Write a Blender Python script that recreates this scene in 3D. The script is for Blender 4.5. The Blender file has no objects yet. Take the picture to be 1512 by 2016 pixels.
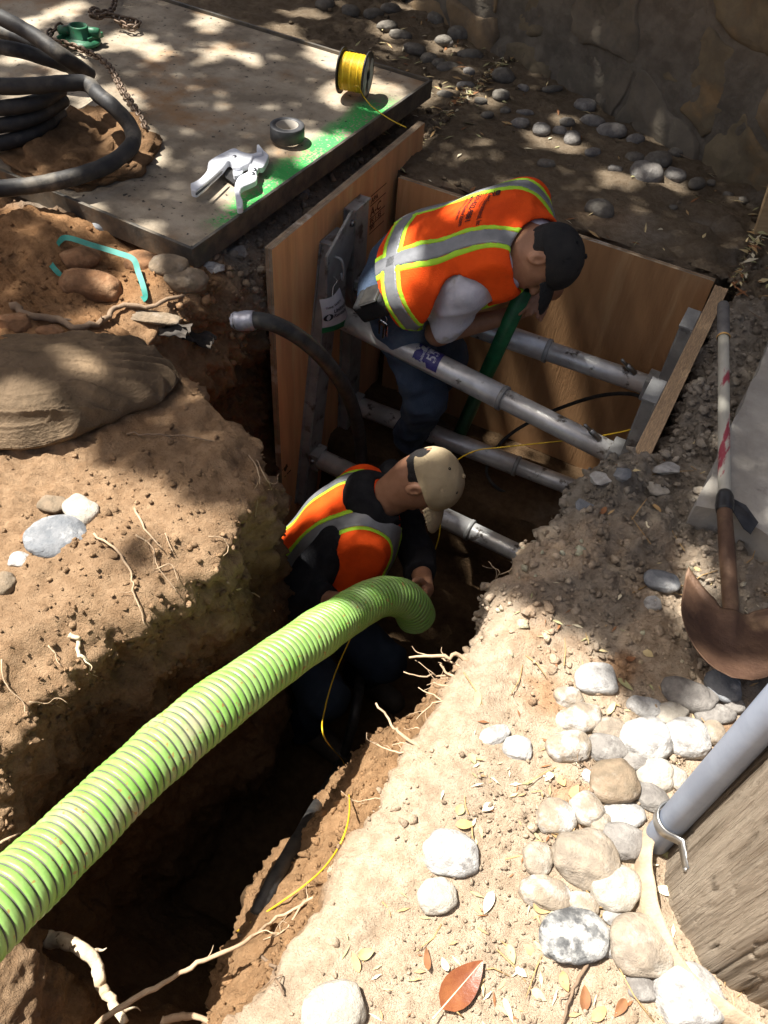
import bpy, bmesh, math, random
import numpy as np
from mathutils import Vector, Matrix, Quaternion
from mathutils.bvhtree import BVHTree

rng = np.random.default_rng(7)
random.seed(7)
sc = bpy.context.scene
COL = sc.collection

# ------------------------------------------------------------ camera, sky, sun, exposure
FPX = 1632.0                       # focal length in pixels of the 1512 x 2016 photograph
CAMH = 1.6
CAM = np.array([0.0, 0.0, CAMH])
def _dir(px, py): return np.array([(px - 756) / FPX, -(py - 1008) / FPX, -1.0])
def _n(v): v = np.asarray(v, float); return v / np.linalg.norm(v)
_Z = -_n(_dir(620, 2400)); _V = _dir(2046, -740); _Y = _n(_V - _Z * (_V @ _Z)); _X = np.cross(_Y, _Z)
ROT = np.array([_X, _Y, _Z])
cam = bpy.data.cameras.new('camera'); camo = bpy.data.objects.new('camera', cam); COL.objects.link(camo)
M = Matrix([list(r) for r in ROT]).to_4x4(); M.translation = Vector(CAM)
camo.matrix_world = M
cam.sensor_fit = 'VERTICAL'; cam.sensor_height = 36.0; cam.lens = FPX / 2016 * 36.0
cam.clip_start = 0.02; cam.clip_end = 300
sc.camera = camo

SUN_EL = math.radians(65); SUN_AZ = math.radians(11)      # light travels along +X, slightly off in Y
TRAVEL = np.array([math.cos(SUN_EL) * math.cos(SUN_AZ), math.cos(SUN_EL) * math.sin(SUN_AZ), -math.sin(SUN_EL)])
w = bpy.data.worlds.new('World'); sc.world = w; w.use_nodes = True
nt = w.node_tree; bg = nt.nodes['Background']
sky = nt.nodes.new('ShaderNodeTexSky'); sky.sky_type = 'NISHITA'; sky.sun_disc = False
sky.dust_density = 7.0; sky.air_density = 0.8; sky.ozone_density = 0.6; sky.sun_elevation = SUN_EL; sky.sun_rotation = math.atan2(-TRAVEL[0], -TRAVEL[1])
nt.links.new(sky.outputs[0], bg.inputs[0]); bg.inputs[1].default_value = 0.05
sl = bpy.data.lights.new('sun', 'SUN'); sl.energy = 5.0; sl.angle = math.radians(0.53); sl.color = (1, 0.965, 0.91)
so = bpy.data.objects.new('sun', sl); COL.objects.link(so)
so.rotation_mode = 'QUATERNION'; so.rotation_quaternion = Vector(TRAVEL).to_track_quat('-Z', 'Y'); so.location = (-6, 0, 9)
sc.view_settings.view_transform = 'Standard'; sc.view_settings.look = 'None'
sc.view_settings.exposure = 1.3; sc.view_settings.gamma = 1.0; sc.view_settings.use_curve_mapping = False
sc.render.engine = 'CYCLES'
sc.cycles.max_bounces = 5; sc.cycles.diffuse_bounces = 3; sc.cycles.glossy_bounces = 2; sc.cycles.transmission_bounces = 2
sc.cycles.use_denoising = True

# ------------------------------------------------------------ placing helpers
def at(px, py, z=0.0):
    d = ROT @ _dir(px, py); t = (z - CAMH) / d[2]; return CAM + t * d
def atd(px, py, depth): return CAM + ROT @ _dir(px, py) * depth
def depth_of(p): return float(-(ROT.T @ (np.asarray(p, float) - CAM))[2])
CR, CU, CB = ROT[:, 0], ROT[:, 1], ROT[:, 2]        # camera right, up, back in world

# ------------------------------------------------------------ noise (numpy)
def _hash(i, j, k, s):
    h = (i.astype(np.int64) * 374761393 + j.astype(np.int64) * 668265263 + k.astype(np.int64) * 2147483647 + s * 1274126177) & 0xFFFFFFFF
    h = ((h ^ (h >> 13)) * 1274126177) & 0xFFFFFFFF
    return ((h ^ (h >> 16)) & 0xFFFF) / 65535.0
def vnoise(p, scale=1.0, seed=0):
    q = np.asarray(p, float) * scale + 100.0
    i = np.floor(q); f = q - i; u = f * f * f * (f * (f * 6 - 15) + 10); i = i.astype(np.int64)
    r = 0
    for dx in (0, 1):
        wx = u[..., 0] if dx else 1 - u[..., 0]
        for dy in (0, 1):
            wy = u[..., 1] if dy else 1 - u[..., 1]
            for dz in (0, 1):
                wz = u[..., 2] if dz else 1 - u[..., 2]
                r = r + wx * wy * wz * _hash(i[..., 0] + dx, i[..., 1] + dy, i[..., 2] + dz, seed)
    return r * 2 - 1
def fbm(p, scale, octv=4, seed=0, gain=0.5):
    r, a = 0, 1.0
    for o in range(octv):
        r = r + a * vnoise(p, scale * 2.03 ** o, seed + o * 7); a *= gain
    return r
def worley(p, scale, seed=0):
    q = np.asarray(p, float) * scale + 100.0; i = np.floor(q).astype(np.int64)
    best = np.full(q.shape[:-1], 9.0)
    for dx in (-1, 0, 1):
        for dy in (-1, 0, 1):
            for dz in (-1, 0, 1):
                a, b, c = i[..., 0] + dx, i[..., 1] + dy, i[..., 2] + dz
                d = (a + _hash(a, b, c, seed) - q[..., 0]) ** 2 + (b + _hash(a, b, c, seed + 1) - q[..., 1]) ** 2 + (c + _hash(a, b, c, seed + 2) - q[..., 2]) ** 2
                best = np.minimum(best, d)
    return np.sqrt(best)
def sstep(a, b, x): t = np.clip((x - a) / (b - a), 0, 1); return t * t * (3 - 2 * t)

# ------------------------------------------------------------ materials
def _lnk(nt, a, b): nt.links.new(a, b)
def mat(name, c1, c2=None, scale=8.0, rough=0.85, metal=0.0, bump=0.0, bscale=60.0, c3=None, s3=2.0, t3=(0.55, 0.65), obj=False,
        attr=None, bump2=0.0, spec=0.4, stretch=None, ramp=(0.35, 0.65), detail=6.0, bdist=0.01):
    m = bpy.data.materials.new(name); m.use_nodes = True; t = m.node_tree; N = t.nodes
    b = N['Principled BSDF']; b.inputs['Roughness'].default_value = rough; b.inputs['Metallic'].default_value = metal
    b.inputs['Specular IOR Level'].default_value = spec
    if obj:
        tc = N.new('ShaderNodeTexCoord'); oi = N.new('ShaderNodeObjectInfo'); ad = N.new('ShaderNodeVectorMath'); ad.operation = 'MULTIPLY_ADD'
        ad.inputs[1].default_value = (1, 1, 1); cx = N.new('ShaderNodeCombineXYZ')
        mu = N.new('ShaderNodeMath'); mu.operation = 'MULTIPLY'; mu.inputs[1].default_value = 37.0
        _lnk(t, oi.outputs['Random'], mu.inputs[0]); _lnk(t, mu.outputs[0], cx.inputs[0]); _lnk(t, mu.outputs[0], cx.inputs[1])
        _lnk(t, tc.outputs['Object'], ad.inputs[0]); _lnk(t, cx.outputs[0], ad.inputs[2]); vec = ad.outputs[0]
    else:
        g = N.new('ShaderNodeNewGeometry'); vec = g.outputs['Position']
    if stretch:
        mp = N.new('ShaderNodeMapping'); mp.inputs['Scale'].default_value = stretch; _lnk(t, vec, mp.inputs['Vector']); vec = mp.outputs[0]
    def noise(s, d=detail):
        n = N.new('ShaderNodeTexNoise'); n.inputs['Scale'].default_value = s; n.inputs['Detail'].default_value = d
        n.inputs['Roughness'].default_value = 0.62; _lnk(t, vec, n.inputs['Vector']); return n.outputs['Fac']
    def rmp(f, a, bb):
        r = N.new('ShaderNodeMapRange'); r.inputs[1].default_value = a; r.inputs[2].default_value = bb; r.interpolation_type = 'SMOOTHSTEP'
        _lnk(t, f, r.inputs[0]); return r.outputs[0]
    def mix(f, A, B, mode='MIX'):
        x = N.new('ShaderNodeMix'); x.data_type = 'RGBA'; x.blend_type = mode
        if isinstance(f, float): x.inputs[0].default_value = f
        else: _lnk(t, f, x.inputs[0])
        for s, v in ((6, A), (7, B)):
            if isinstance(v, tuple): x.inputs[s].default_value = (*v[:3], 1)
            else: _lnk(t, v, x.inputs[s])
        return x.outputs[2]
    c = c1
    if attr:
        a = N.new('ShaderNodeAttribute'); a.attribute_name = attr; c = a.outputs['Color']
        if c1 is not None: c = mix(1.0, c, c1, 'MULTIPLY')
    if c2 is not None: c = mix(rmp(noise(scale), *ramp), c, mix(1.0, c, c2, 'MULTIPLY') if attr else c2)
    if c3 is not None: c = mix(rmp(noise(s3), *t3), c, c3)
    if isinstance(c, tuple): b.inputs['Base Color'].default_value = (*c[:3], 1)
    else: _lnk(t, c, b.inputs['Base Color'])
    if bump:
        bp = N.new('ShaderNodeBump'); bp.inputs['Strength'].default_value = bump; bp.inputs['Distance'].default_value = bdist
        _lnk(t, noise(bscale, 8.0), bp.inputs['Height'])
        if bump2:
            b2 = N.new('ShaderNodeBump'); b2.inputs['Strength'].default_value = bump2; b2.inputs['Distance'].default_value = bdist * .5
            _lnk(t, noise(bscale * 3.7, 4.0), b2.inputs['Height']); _lnk(t, bp.outputs[0], b2.inputs['Normal']); bp = b2
        _lnk(t, bp.outputs[0], b.inputs['Normal'])
    m['_b'] = 1
    return m

# ------------------------------------------------------------ mesh helpers
def tagit(o, label=None, cat=None, group=None, kind=None):
    if label: o['label'] = label
    if cat: o['category'] = cat
    if group: o['group'] = group
    if kind: o['kind'] = kind
    return o
def mesh(name, V, F, m=None, parent=None, smooth=True, mats=None, fm=None):
    me = bpy.data.meshes.new(name)
    V = np.asarray(V, np.float32)
    if isinstance(F, np.ndarray):
        n, k = F.shape
        me.vertices.add(len(V)); me.vertices.foreach_set('co', V.ravel())
        me.loops.add(n * k); me.loops.foreach_set('vertex_index', F.astype(np.int32).ravel())
        me.polygons.add(n); me.polygons.foreach_set('loop_start', np.arange(0, n * k, k, dtype=np.int32))
        me.update(calc_edges=True)
    else:
        me.from_pydata([tuple(map(float, v)) for v in V], [], [tuple(map(int, f)) for f in F])
    for mm in (mats or ([m] if m else [])): me.materials.append(mm)
    if fm is not None: me.polygons.foreach_set('material_index', np.asarray(fm, np.int32))
    if smooth: me.polygons.foreach_set('use_smooth', np.ones(len(me.polygons), bool))
    me.update()
    o = bpy.data.objects.new(name, me); COL.objects.link(o)
    if parent is not None: o.parent = parent; o.matrix_parent_inverse = parent.matrix_basis.inverted()
    return o
def fix_normals(o):
    bm = bmesh.new(); bm.from_mesh(o.data); bmesh.ops.recalc_face_normals(bm, faces=bm.faces); bm.to_mesh(o.data); bm.free(); return o
def empty(name, loc=(0, 0, 0), label=None, cat=None, group=None):
    o = bpy.data.objects.new(name, None); COL.objects.link(o); o.location = Vector(loc); o.empty_display_size = 0.05
    o.matrix_basis = Matrix.Translation(Vector(loc)); return tagit(o, label, cat, group)
def smoothpath(P, n=8):
    P = [np.asarray(p, float) for p in P]; P = [2 * P[0] - P[1]] + P + [2 * P[-1] - P[-2]]; out = []
    for i in range(1, len(P) - 2):
        for k in range(n):
            t = k / n; a, b, c, d = P[i - 1:i + 3]
            out.append(0.5 * (2 * b + (c - a) * t + (2 * a - 5 * b + 4 * c - d) * t * t + (3 * b - a - 3 * c + d) * t ** 3))
    out.append(P[-2]); return np.array(out)
def frames(P):
    P = np.asarray(P, float); T = np.gradient(P, axis=0); T /= np.linalg.norm(T, axis=1)[:, None] + 1e-12
    u = np.cross(T[0], [0, 0, 1.0]);
    if np.linalg.norm(u) < 1e-3: u = np.cross(T[0], [1.0, 0, 0])
    u = _n(u); U = []
    for t in T:
        u = _n(u - t * (u @ t)); U.append(u)
    U = np.array(U); return T, U, np.cross(T, U)
def tubeVF(P, r, sides=10, cap=True):
    P = np.asarray(P, float); n = len(P); r = np.broadcast_to(np.asarray(r, float), (n,))
    T, U, W = frames(P); a = np.linspace(0, 2 * np.pi, sides, endpoint=False)
    V = (P[:, None] + r[:, None, None] * (np.cos(a)[None, :, None] * U[:, None] + np.sin(a)[None, :, None] * W[:, None])).reshape(-1, 3)
    F = []
    for i in range(n - 1):
        for j in range(sides):
            k = (j + 1) % sides; F.append((i * sides + j, i * sides + k, (i + 1) * sides + k, (i + 1) * sides + j))
    if cap:
        F.append(tuple(range(sides))[::-1]); F.append(tuple(range((n - 1) * sides, n * sides)))
    return V, F
def tube(name, P, r, m, parent=None, sides=10, n=0, cap=True, jitter=0.0):
    if n: 
        rr = np.asarray(r, float)
        Q = smoothpath(P, n)
        if rr.ndim: rr = np.interp(np.linspace(0, len(P) - 1, len(Q)), np.arange(len(P)), rr)
        P, r = Q, rr
    V, F = tubeVF(P, r, sides, cap)
    if jitter: V = V + fbm(V, 30, 2, 5)[:, None] * (V - np.repeat(np.asarray(P), sides, 0)) * jitter
    return mesh(name, V, F, m, parent)
def join(parts):
    V, F, o = [], [], 0
    for v, f in parts:
        V.append(np.asarray(v, float)); F += [tuple(i + o for i in q) for q in f]; o += len(v)
    return np.concatenate(V), F
def boxVF(sx, sy, sz, bev=0.0, c=(0, 0, 0), R=None):
    bm = bmesh.new(); bmesh.ops.create_cube(bm, size=1.0)
    for v in bm.verts: v.co = Vector((v.co.x * sx, v.co.y * sy, v.co.z * sz))
    if bev: bmesh.ops.bevel(bm, geom=list(bm.edges), offset=bev, segments=2, profile=0.7, affect='EDGES')
    V = np.array([v.co for v in bm.verts]); bm.verts.index_update(); F = [tuple(v.index for v in f.verts) for f in bm.faces]; bm.free()
    if R is not None: V = V @ np.asarray(R).T
    return V + np.asarray(c, float), F
def latheVF(prof, seg=32, axis=None, c=(0, 0, 0), close=True):
    prof = np.asarray(prof, float); a = np.linspace(0, 2 * np.pi, seg, endpoint=False); n = len(prof)
    V = np.stack([prof[:, None, 0] * np.cos(a), prof[:, None, 0] * np.sin(a), np.repeat(prof[:, 1:2], seg, 1)], -1).reshape(-1, 3); F = []
    for i in range(n - 1):
        for j in range(seg):
            k = (j + 1) % seg; F.append((i * seg + j, i * seg + k, (i + 1) * seg + k, (i + 1) * seg + j))
    if axis is not None:
        q = Vector((0, 0, 1)).rotation_difference(Vector(_n(axis))); V = np.array([q @ Vector(v) for v in V])
    return V + np.asarray(c, float), F
def basis(x, y):   # columns x, y, z from two directions
    x = _n(x); y = np.asarray(y, float); y = _n(y - x * (x @ y)); return np.stack([x, y, np.cross(x, y)], 1)
def prismVF(poly, h, bev=0.0):
    """2-D outline extruded from z=0 to z=h, with a bevelled top."""
    poly = np.asarray(poly, float); n = len(poly)
    c = poly.mean(0); rings = [(poly, 0.0), (poly, h - bev)]
    if bev:
        e = np.roll(poly, -1, 0) - np.roll(poly, 1, 0); nn = np.stack([e[:, 1], -e[:, 0]], 1); nn /= np.linalg.norm(nn, axis=1)[:, None] + 1e-9
        area = 0.5 * np.sum(poly[:, 0] * np.roll(poly[:, 1], -1) - poly[:, 1] * np.roll(poly[:, 0], -1))
        rings.append((poly - nn * bev * (1 if area > 0 else -1), h))
    V = np.concatenate([np.c_[p, np.full(n, z)] for p, z in rings]); F = []
    for i in range(len(rings) - 1):
        for j in range(n):
            k = (j + 1) % n; F.append((i * n + j, i * n + k, (i + 1) * n + k, (i + 1) * n + j))
    F.append(tuple(range(n))[::-1]); F.append(tuple(range((len(rings) - 1) * n, len(rings) * n)))
    return V, F
_ico = {}
def ico(sub):
    if sub not in _ico:
        bm = bmesh.new(); bmesh.ops.create_icosphere(bm, subdivisions=sub, radius=1.0); bm.verts.index_update()
        _ico[sub] = (np.array([v.co for v in bm.verts]), np.array([[v.index for v in f.verts] for f in bm.faces])); bm.free()
    return _ico[sub]
def text2d(s, size=1.0, bold=False, shear=0.0):
    c = bpy.data.curves.new('t', 'FONT'); c.body = s; c.size = size; c.align_x = 'LEFT'; c.shear = shear; c.resolution_u = 3
    if bold: c.offset = 0.018 * size
    o = bpy.data.objects.new('t', c); COL.objects.link(o); dg = bpy.context.evaluated_depsgraph_get()
    me = bpy.data.meshes.new_from_object(o.evaluated_get(dg)); V = np.array([v.co for v in me.vertices]) if len(me.vertices) else np.zeros((0, 3))
    F = [tuple(p.vertices) for p in me.polygons]
    bpy.data.objects.remove(o); bpy.data.curves.remove(c); bpy.data.meshes.remove(me)
    return V, F
def planed(o, n=None):
    for p in o.data.polygons: p.use_smooth = False
    return o
# ------------------------------------------------------------ ground: one sheet with the trench cut into it
def lerpk(Y, ks, vs): return np.interp(Y, ks, vs)
def XL(Y): return lerpk(Y, [-1, -.1, .05, .16, .38, .6, .76, .9, 1.15, 1.27, 1.33, 1.42, 1.6, 9], [-.64, -.66, -.74, -.90, -.945, -.925, -.88, -.80, -.86, -.92, -1.12, -1.42, -1.45, -1.45])
def XR(Y): return lerpk(Y, [-1, .07, .23, .36, .57, .78, 1.0, 1.24, 1.4, 1.68, 1.76, 1.8, 9], [-.33, -.265, -.235, -.225, -.205, -.20, -.205, -.215, -.19, -.13, -.10, -.01, -.01])
def FLOOR(Y): return lerpk(Y, [-1, .0, .15, .5, 2.2, 2.34, 9], [-.35, -.45, -.75, -1.45, -1.45, -1.05, -1.05])
def ground_profile(Y):
    xl, xr, fl = float(XL(Y)), float(XR(Y)), float(FLOOR(Y))
    k = float(sstep(2.79, 2.83, Y)); fl = fl * (1 - k)
    led = float(sstep(1.08, .9, Y) * lerpk(Y, [-1, .08, .28, .5, 9], [.2, .25, .7, 1, 1]))
    s = float(lerpk(Y, [-1, .1, .3, .9, 1.2, 1.35, 9], [.12, .12, .05, .04, .03, .03, .02]))   # batter of the left wall
    zb = float(lerpk(Y, [-1, .5, 1.0, 1.6, 2.0, 2.6, 9], [.02, .03, .06, .08, .04, .0, 0]))
    d = lambda f: fl * f
    far = 1 - k
    return [(-40, 0), (-4, 0), (xl - 1.0, zb * .8), (xl - .12, zb), (xl, (zb - .05) * far), (xl + s * .8, d(.22)), (xl + s * 1.3, d(.5)), (xl + s * 2, d(.97)), (xl + s * 2 + .03, fl),
            (xr - .27 * led - .02, fl), (xr - .27 * led, d(.50)), (xr - .205 * led, d(.34)), (xr - .08 * led + .015 * (1 - led), d(.215)), (xr, -.035 * far), (xr + .07, 0), (xr + 1.3, 0.0), (4, 0), (40, 0)]
SUBS = [6, 40, 70, 12, 40, 40, 50, 3, 26, 40, 40, 36, 34, 12, 190, 40, 6]
rowsY = np.concatenate([-np.geomspace(30, 1.0, 10), np.linspace(-.95, -.12, 22), np.arange(-.1, 2.75, .0075), np.arange(2.75, 2.86, .004), np.arange(2.87, 4.6, .016), np.geomspace(4.65, 40, 24)])
G = []
for Y in rowsY:
    nd = ground_profile(Y); row = []
    for (a, b), n in zip(zip(nd[:-1], nd[1:]), SUBS):
        t = np.arange(n) / n; row.append(np.c_[a[0] + (b[0] - a[0]) * t, a[1] + (b[1] - a[1]) * t])
    row.append(np.array([nd[-1]])); row = np.concatenate(row)
    G.append(np.c_[row[:, 0], np.full(len(row), Y), row[:, 1]])
G = np.array(G)
lo_, hi_ = sum(SUBS[:2]), sum(SUBS[:15])
for _ in range(5):
    S = G.copy(); S[:, lo_ + 1:hi_ - 1, ::2] = .5 * G[:, lo_ + 1:hi_ - 1, ::2] + .25 * (G[:, lo_:hi_ - 2, ::2] + G[:, lo_ + 2:hi_, ::2]); G = S
nr, ncl = G.shape[:2]
def grid_normals(G):
    n = np.cross(np.gradient(G, axis=1), np.gradient(G, axis=0)); n /= np.linalg.norm(n, axis=2)[..., None] + 1e-12
    return n
Nn = grid_normals(G)
flip = np.sign(np.nanmean(Nn[:, :8, 2])); Nn *= flip
near = (np.abs(G[..., 0]) < 4.2) & (G[..., 1] > -1) & (G[..., 1] < 4.8)
wall_ = 1 - np.clip(np.abs(Nn[..., 2]) * 1.15, 0, 1)
X_, Y_, Z_ = G[..., 0], G[..., 1], G[..., 2]
lump = fbm(G, 4.0, 3, 3); lump2 = fbm(G, 14, 4, 11, .55); wo = worley(G, 24, 5); wo2 = worley(G, 55, 9)
leftz = sstep(-.7, -1.0, X_) * sstep(2.3, 1.9, Y_)
grey = sstep(1.1, 1.5, Y_) * sstep(-.35, -.2, X_)
rough_ = .35 + .6 * leftz * (.5 + sstep(-.2, .4, vnoise(G, 2.2, 71))) + 1.15 * wall_ + 1.5 * grey + .5 * sstep(2.6, 2.9, Y_)
disp = .020 * lump * (.4 + .8 * leftz + 1.2 * wall_) + .012 * lump2 * rough_ + (.5 - wo) * .014 * rough_ + (.5 - wo2) * .007 * rough_ + (.5 - worley(G, 95, 15)) * .0045 * (.5 + rough_)
crack = -np.clip(.07 - np.abs(vnoise(G, 9, 61)), 0, 1) * .16 * np.clip(vnoise(G, 2.6, 63) + .25, 0, 1)
hole = crack + np.clip(vnoise(G, 7.5, 21) - .45, 0, 1) * wall_ * -.10
disp = disp + (.45 - worley(G, 13, 33)) * .035 * wall_ * sstep(-.55, -.75, X_) * sstep(-.9, -.3, Z_) + (.4 - worley(G, 31, 35)) * .016 * wall_
disp = np.where(near, disp + hole, 0)
G = G + Nn * disp[..., None]
# mounds
def mound(px, py, z, r, h):
    c = at(px, py, z); d2 = ((G[..., 0] - c[0]) ** 2 + (G[..., 1] - c[1]) ** 2) / r ** 2
    G[..., 2] += np.where(G[..., 2] > -.25, h * np.exp(-d2), 0)
mound(60, 470, .1, .22, .10); mound(40, 670, .08, .20, .07); mound(330, 590, .05, .16, .05); mound(1215, 950, .0, .10, .05); mound(1190, 1040, 0, .12, .03)
mound(420, 960, .05, .2, .04); mound(1330, 900, 0, .12, .03)
# soil colour (the soil's own colour, with shade painted into the deep trench)
c_sand = np.array([.56, .44, .315]); c_brown = np.array([.38, .25, .145]); c_orange = np.array([.36, .20, .095]); c_grey = np.array([.33, .29, .235]); c_humus = np.array([.20, .155, .105]); c_wet_shade = np.array([.115, .072, .038])
def mixc(A, B, f): return A + (B - A) * f[..., None]
nz = fbm(G, 2.3, 3, 40) * .25; nz2 = fbm(G, 9, 3, 50) * .5
C = np.broadcast_to(c_sand, G.shape).copy()
C = mixc(C, c_brown, sstep(-.34, -.7, X_ + nz * .2)); C = mixc(C, c_orange, sstep(-1.15, -1.5, X_ + nz) * sstep(2.1, 1.7, Y_))
C = mixc(C, c_orange * 1.05, .75 * sstep(.1, .5, nz2) * sstep(-.3, -.05, X_) * sstep(1.35, 1.2, Y_) * sstep(.55, .9, Y_))
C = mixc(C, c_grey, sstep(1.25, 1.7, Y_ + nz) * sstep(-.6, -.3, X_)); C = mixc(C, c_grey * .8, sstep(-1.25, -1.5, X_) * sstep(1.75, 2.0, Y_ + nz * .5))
C = mixc(C, c_humus, sstep(2.55, 2.9, Y_ + nz)); C = mixc(C, c_wet_shade, sstep(-.05, -.35, G[..., 2] + .1 * nz2))  # damp trench soil, darkened further with depth to paint the trench's shade
C = mixc(C, np.array([.34, .205, .105]), sstep(-.66, -.5, X_) * sstep(-.85, -.65, G[..., 2]) * sstep(-.02, -.12, G[..., 2]) * sstep(1.1, .9, Y_))
C = mixc(C, c_grey * .75, .7 * sstep(.15, .55, fbm(G, 5, 3, 77)) * sstep(-.45, -.2, X_) * sstep(1.0, 1.3, Y_))
C *= (1 + .22 * nz2)[..., None]; C = np.clip(C, .02, .8)
idx = np.arange(nr * ncl).reshape(nr, ncl)
Fq = np.stack([idx[:-1, :-1], idx[:-1, 1:], idx[1:, 1:], idx[1:, :-1]], -1).reshape(-1, 4)
if flip < 0: Fq = Fq[:, ::-1]
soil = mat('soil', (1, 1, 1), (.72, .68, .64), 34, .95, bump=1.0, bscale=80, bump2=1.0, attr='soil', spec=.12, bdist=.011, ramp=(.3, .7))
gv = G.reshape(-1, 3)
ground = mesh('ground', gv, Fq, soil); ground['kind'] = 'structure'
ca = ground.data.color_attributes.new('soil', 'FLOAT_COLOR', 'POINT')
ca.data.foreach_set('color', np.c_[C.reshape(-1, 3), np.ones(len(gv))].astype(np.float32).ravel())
sel = near.reshape(-1)[Fq].all(1)
used = np.unique(Fq[sel]); remap = np.full(len(gv), -1); remap[used] = np.arange(len(used))
BV = BVHTree.FromPolygons([Vector(v) for v in gv[used]], [tuple(f) for f in remap[Fq[sel]].tolist()])
def hit(px, py):
    """the point of the ground that a pixel of the photograph shows, and the ground's normal there"""
    d = _n(ROT @ _dir(px, py)); h = BV.ray_cast(Vector(CAM), Vector(d))
    return (np.array(h[0]), np.array(h[1])) if h[0] is not None else (at(px, py, 0), np.array([0, 0, 1.0]))
def gz(x, y, z0=1.0):
    h = BV.ray_cast(Vector((x, y, z0)), Vector((0, 0, -1))); return float(h[0][2]) if h[0] is not None else 0.0
gn = Nn.reshape(-1, 3)

# loose clods and crumbs lying on the soil: nobody could count them
def scatter_clods(name, n, wfun, size, label, seed, mscale=1.0, pw=2.8):
    r = np.random.default_rng(seed); cand = np.where(near.reshape(-1))[0]; cand = r.choice(cand, min(len(cand), 160000), False)
    w_ = np.clip(wfun(gv[cand], gn[cand]), 0, None); w_ /= w_.sum(); pick = r.choice(cand, n, p=w_)
    bv, bf = ico(1); bv = bv * 1.0
    a = size[0] * np.exp(r.random(n) ** pw * math.log(size[1] / size[0]))
    S = a[:, None] * r.uniform(.65, 1.25, (n, 3)); S[:, 2] *= .8
    dirs = r.normal(size=(n, 7, 3)); dirs /= np.linalg.norm(dirs, axis=2)[..., None]; offs = r.uniform(.3, .75, (n, 7))
    V = np.repeat(bv[None], n, 0) * (1 + r.uniform(-.1, .1, (n, len(bv), 1)))
    for k in range(7):
        ex = np.clip(np.einsum('nij,nj->ni', V, dirs[:, k]) - offs[:, k:k + 1], 0, None); V = V - ex[..., None] * dirs[:, k][:, None]
    V = V * S[:, None]
    th = r.uniform(0, 6.28, n); c_, s_ = np.cos(th)[:, None], np.sin(th)[:, None]
    V = np.stack([V[..., 0] * c_ - V[..., 1] * s_, V[..., 0] * s_ + V[..., 1] * c_, V[..., 2]], -1)
    base = gv[pick] + gn[pick] * a[:, None] * .25 + r.uniform(-.004, .004, (n, 3))
    V = (V + base[:, None]).reshape(-1, 3); F = (bf[None] + (np.arange(n) * len(bv))[:, None, None]).reshape(-1, 3)
    o = mesh(name, V, F, soil, smooth=False); tagit(o, label, None, None, 'stuff')
    cc = C.reshape(-1, 3)[pick] * r.uniform(.75, 1.3, (n, 1)) * mscale
    ca = o.data.color_attributes.new('soil', 'FLOAT_COLOR', 'POINT')
    ca.data.foreach_set('color', np.c_[np.repeat(np.clip(cc, .02, .75), len(bv), 0), np.ones(n * len(bv))].astype(np.float32).ravel())
    return o
def w_left(p, n): return (p[:, 2] > -.6) * sstep(-.6, -.9, p[:, 0]) * sstep(2.4, 1.9, p[:, 1]) * sstep(-2.6, -2.2, p[:, 0]) * (.4 + np.clip(vnoise(p, 3.5, 3) + .3, 0, 1) * 2)
def w_right(p, n): return (p[:, 2] > -.5) * sstep(-.5, -.35, p[:, 0]) * sstep(2.9, 2.4, p[:, 1]) * (p[:, 0] < 1.2) * (.08 + np.clip(vnoise(p, 5, 8), 0, 1) + 1.6 * sstep(1.0, 1.35, p[:, 1]) * sstep(.5, .25, p[:, 0]))
def w_far(p, n): return sstep(1.9, 2.3, p[:, 1]) * (p[:, 2] > -.1) * (np.abs(p[:, 0] + 1) < 2.2)
scatter_clods('soil_clods', 6500, w_left, (.0025, .013), 'brown crumbly soil clods heaped along the left bank of the trench', 1)
scatter_clods('soil_clods', 8500, w_right, (.0028, .016), 'pale dry soil crumbs strewn over the right bank of the trench', 2, 1.05)
scatter_clods('gravel', 2600, w_far, (.005, .022), 'dark gravel and crumbs on the shaded ground below the stone wall', 3)
def w_grey(p, n): return (p[:, 2] > -.3) * sstep(1.0, 1.3, p[:, 1]) * sstep(2.9, 2.5, p[:, 1]) * sstep(-.45, -.25, p[:, 0]) * sstep(.45, .3, p[:, 0]) * (.2 + np.clip(vnoise(p, 6, 18) + .2, 0, 1))
def w_gap(p, n): return (p[:, 2] > -.3) * sstep(-1.75, -1.6, p[:, 0]) * sstep(-1.36, -1.42, p[:, 0]) * sstep(1.5, 1.8, p[:, 1]) * (p[:, 1] < 3.4)
scatter_clods('soil_clods', 2200, w_grey, (.004, .024), 'chalky grey clods crumbled along the brink by the shovel', 4, 1.35, 2.2)
scatter_clods('soil_clods', 1800, w_gap, (.005, .026), 'grey clods fallen into the gap between lid and left sheet', 5, 1.2, 2.2)
def w_ledge(p, n): return (p[:, 2] < -.12) * (p[:, 2] > -.75) * sstep(-.62, -.5, p[:, 0]) * (p[:, 1] < 1.05) * (p[:, 1] > -.1) * (.15 + np.clip(vnoise(p, 6, 38), 0, 1))
scatter_clods('soil_clods', 900, w_ledge, (.0035, .015), 'moist orange-brown clods on the lit ledge in the trench', 6, 1.0, 2.6)
def w_heap(p, n): return (p[:, 2] > -.05) * sstep(-.12, .08, p[:, 0]) * (p[:, 0] < .6) * sstep(1.25, 1.05, p[:, 1]) * (p[:, 1] > .2) * (.3 + np.clip(vnoise(p, 7, 28) + .2, 0, 1))
scatter_clods('grit', 5000, w_heap, (.0022, .0075), 'fine pale grit and crumbs between the cobbles by the pole', 7, 1.0, 2.0)
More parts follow.
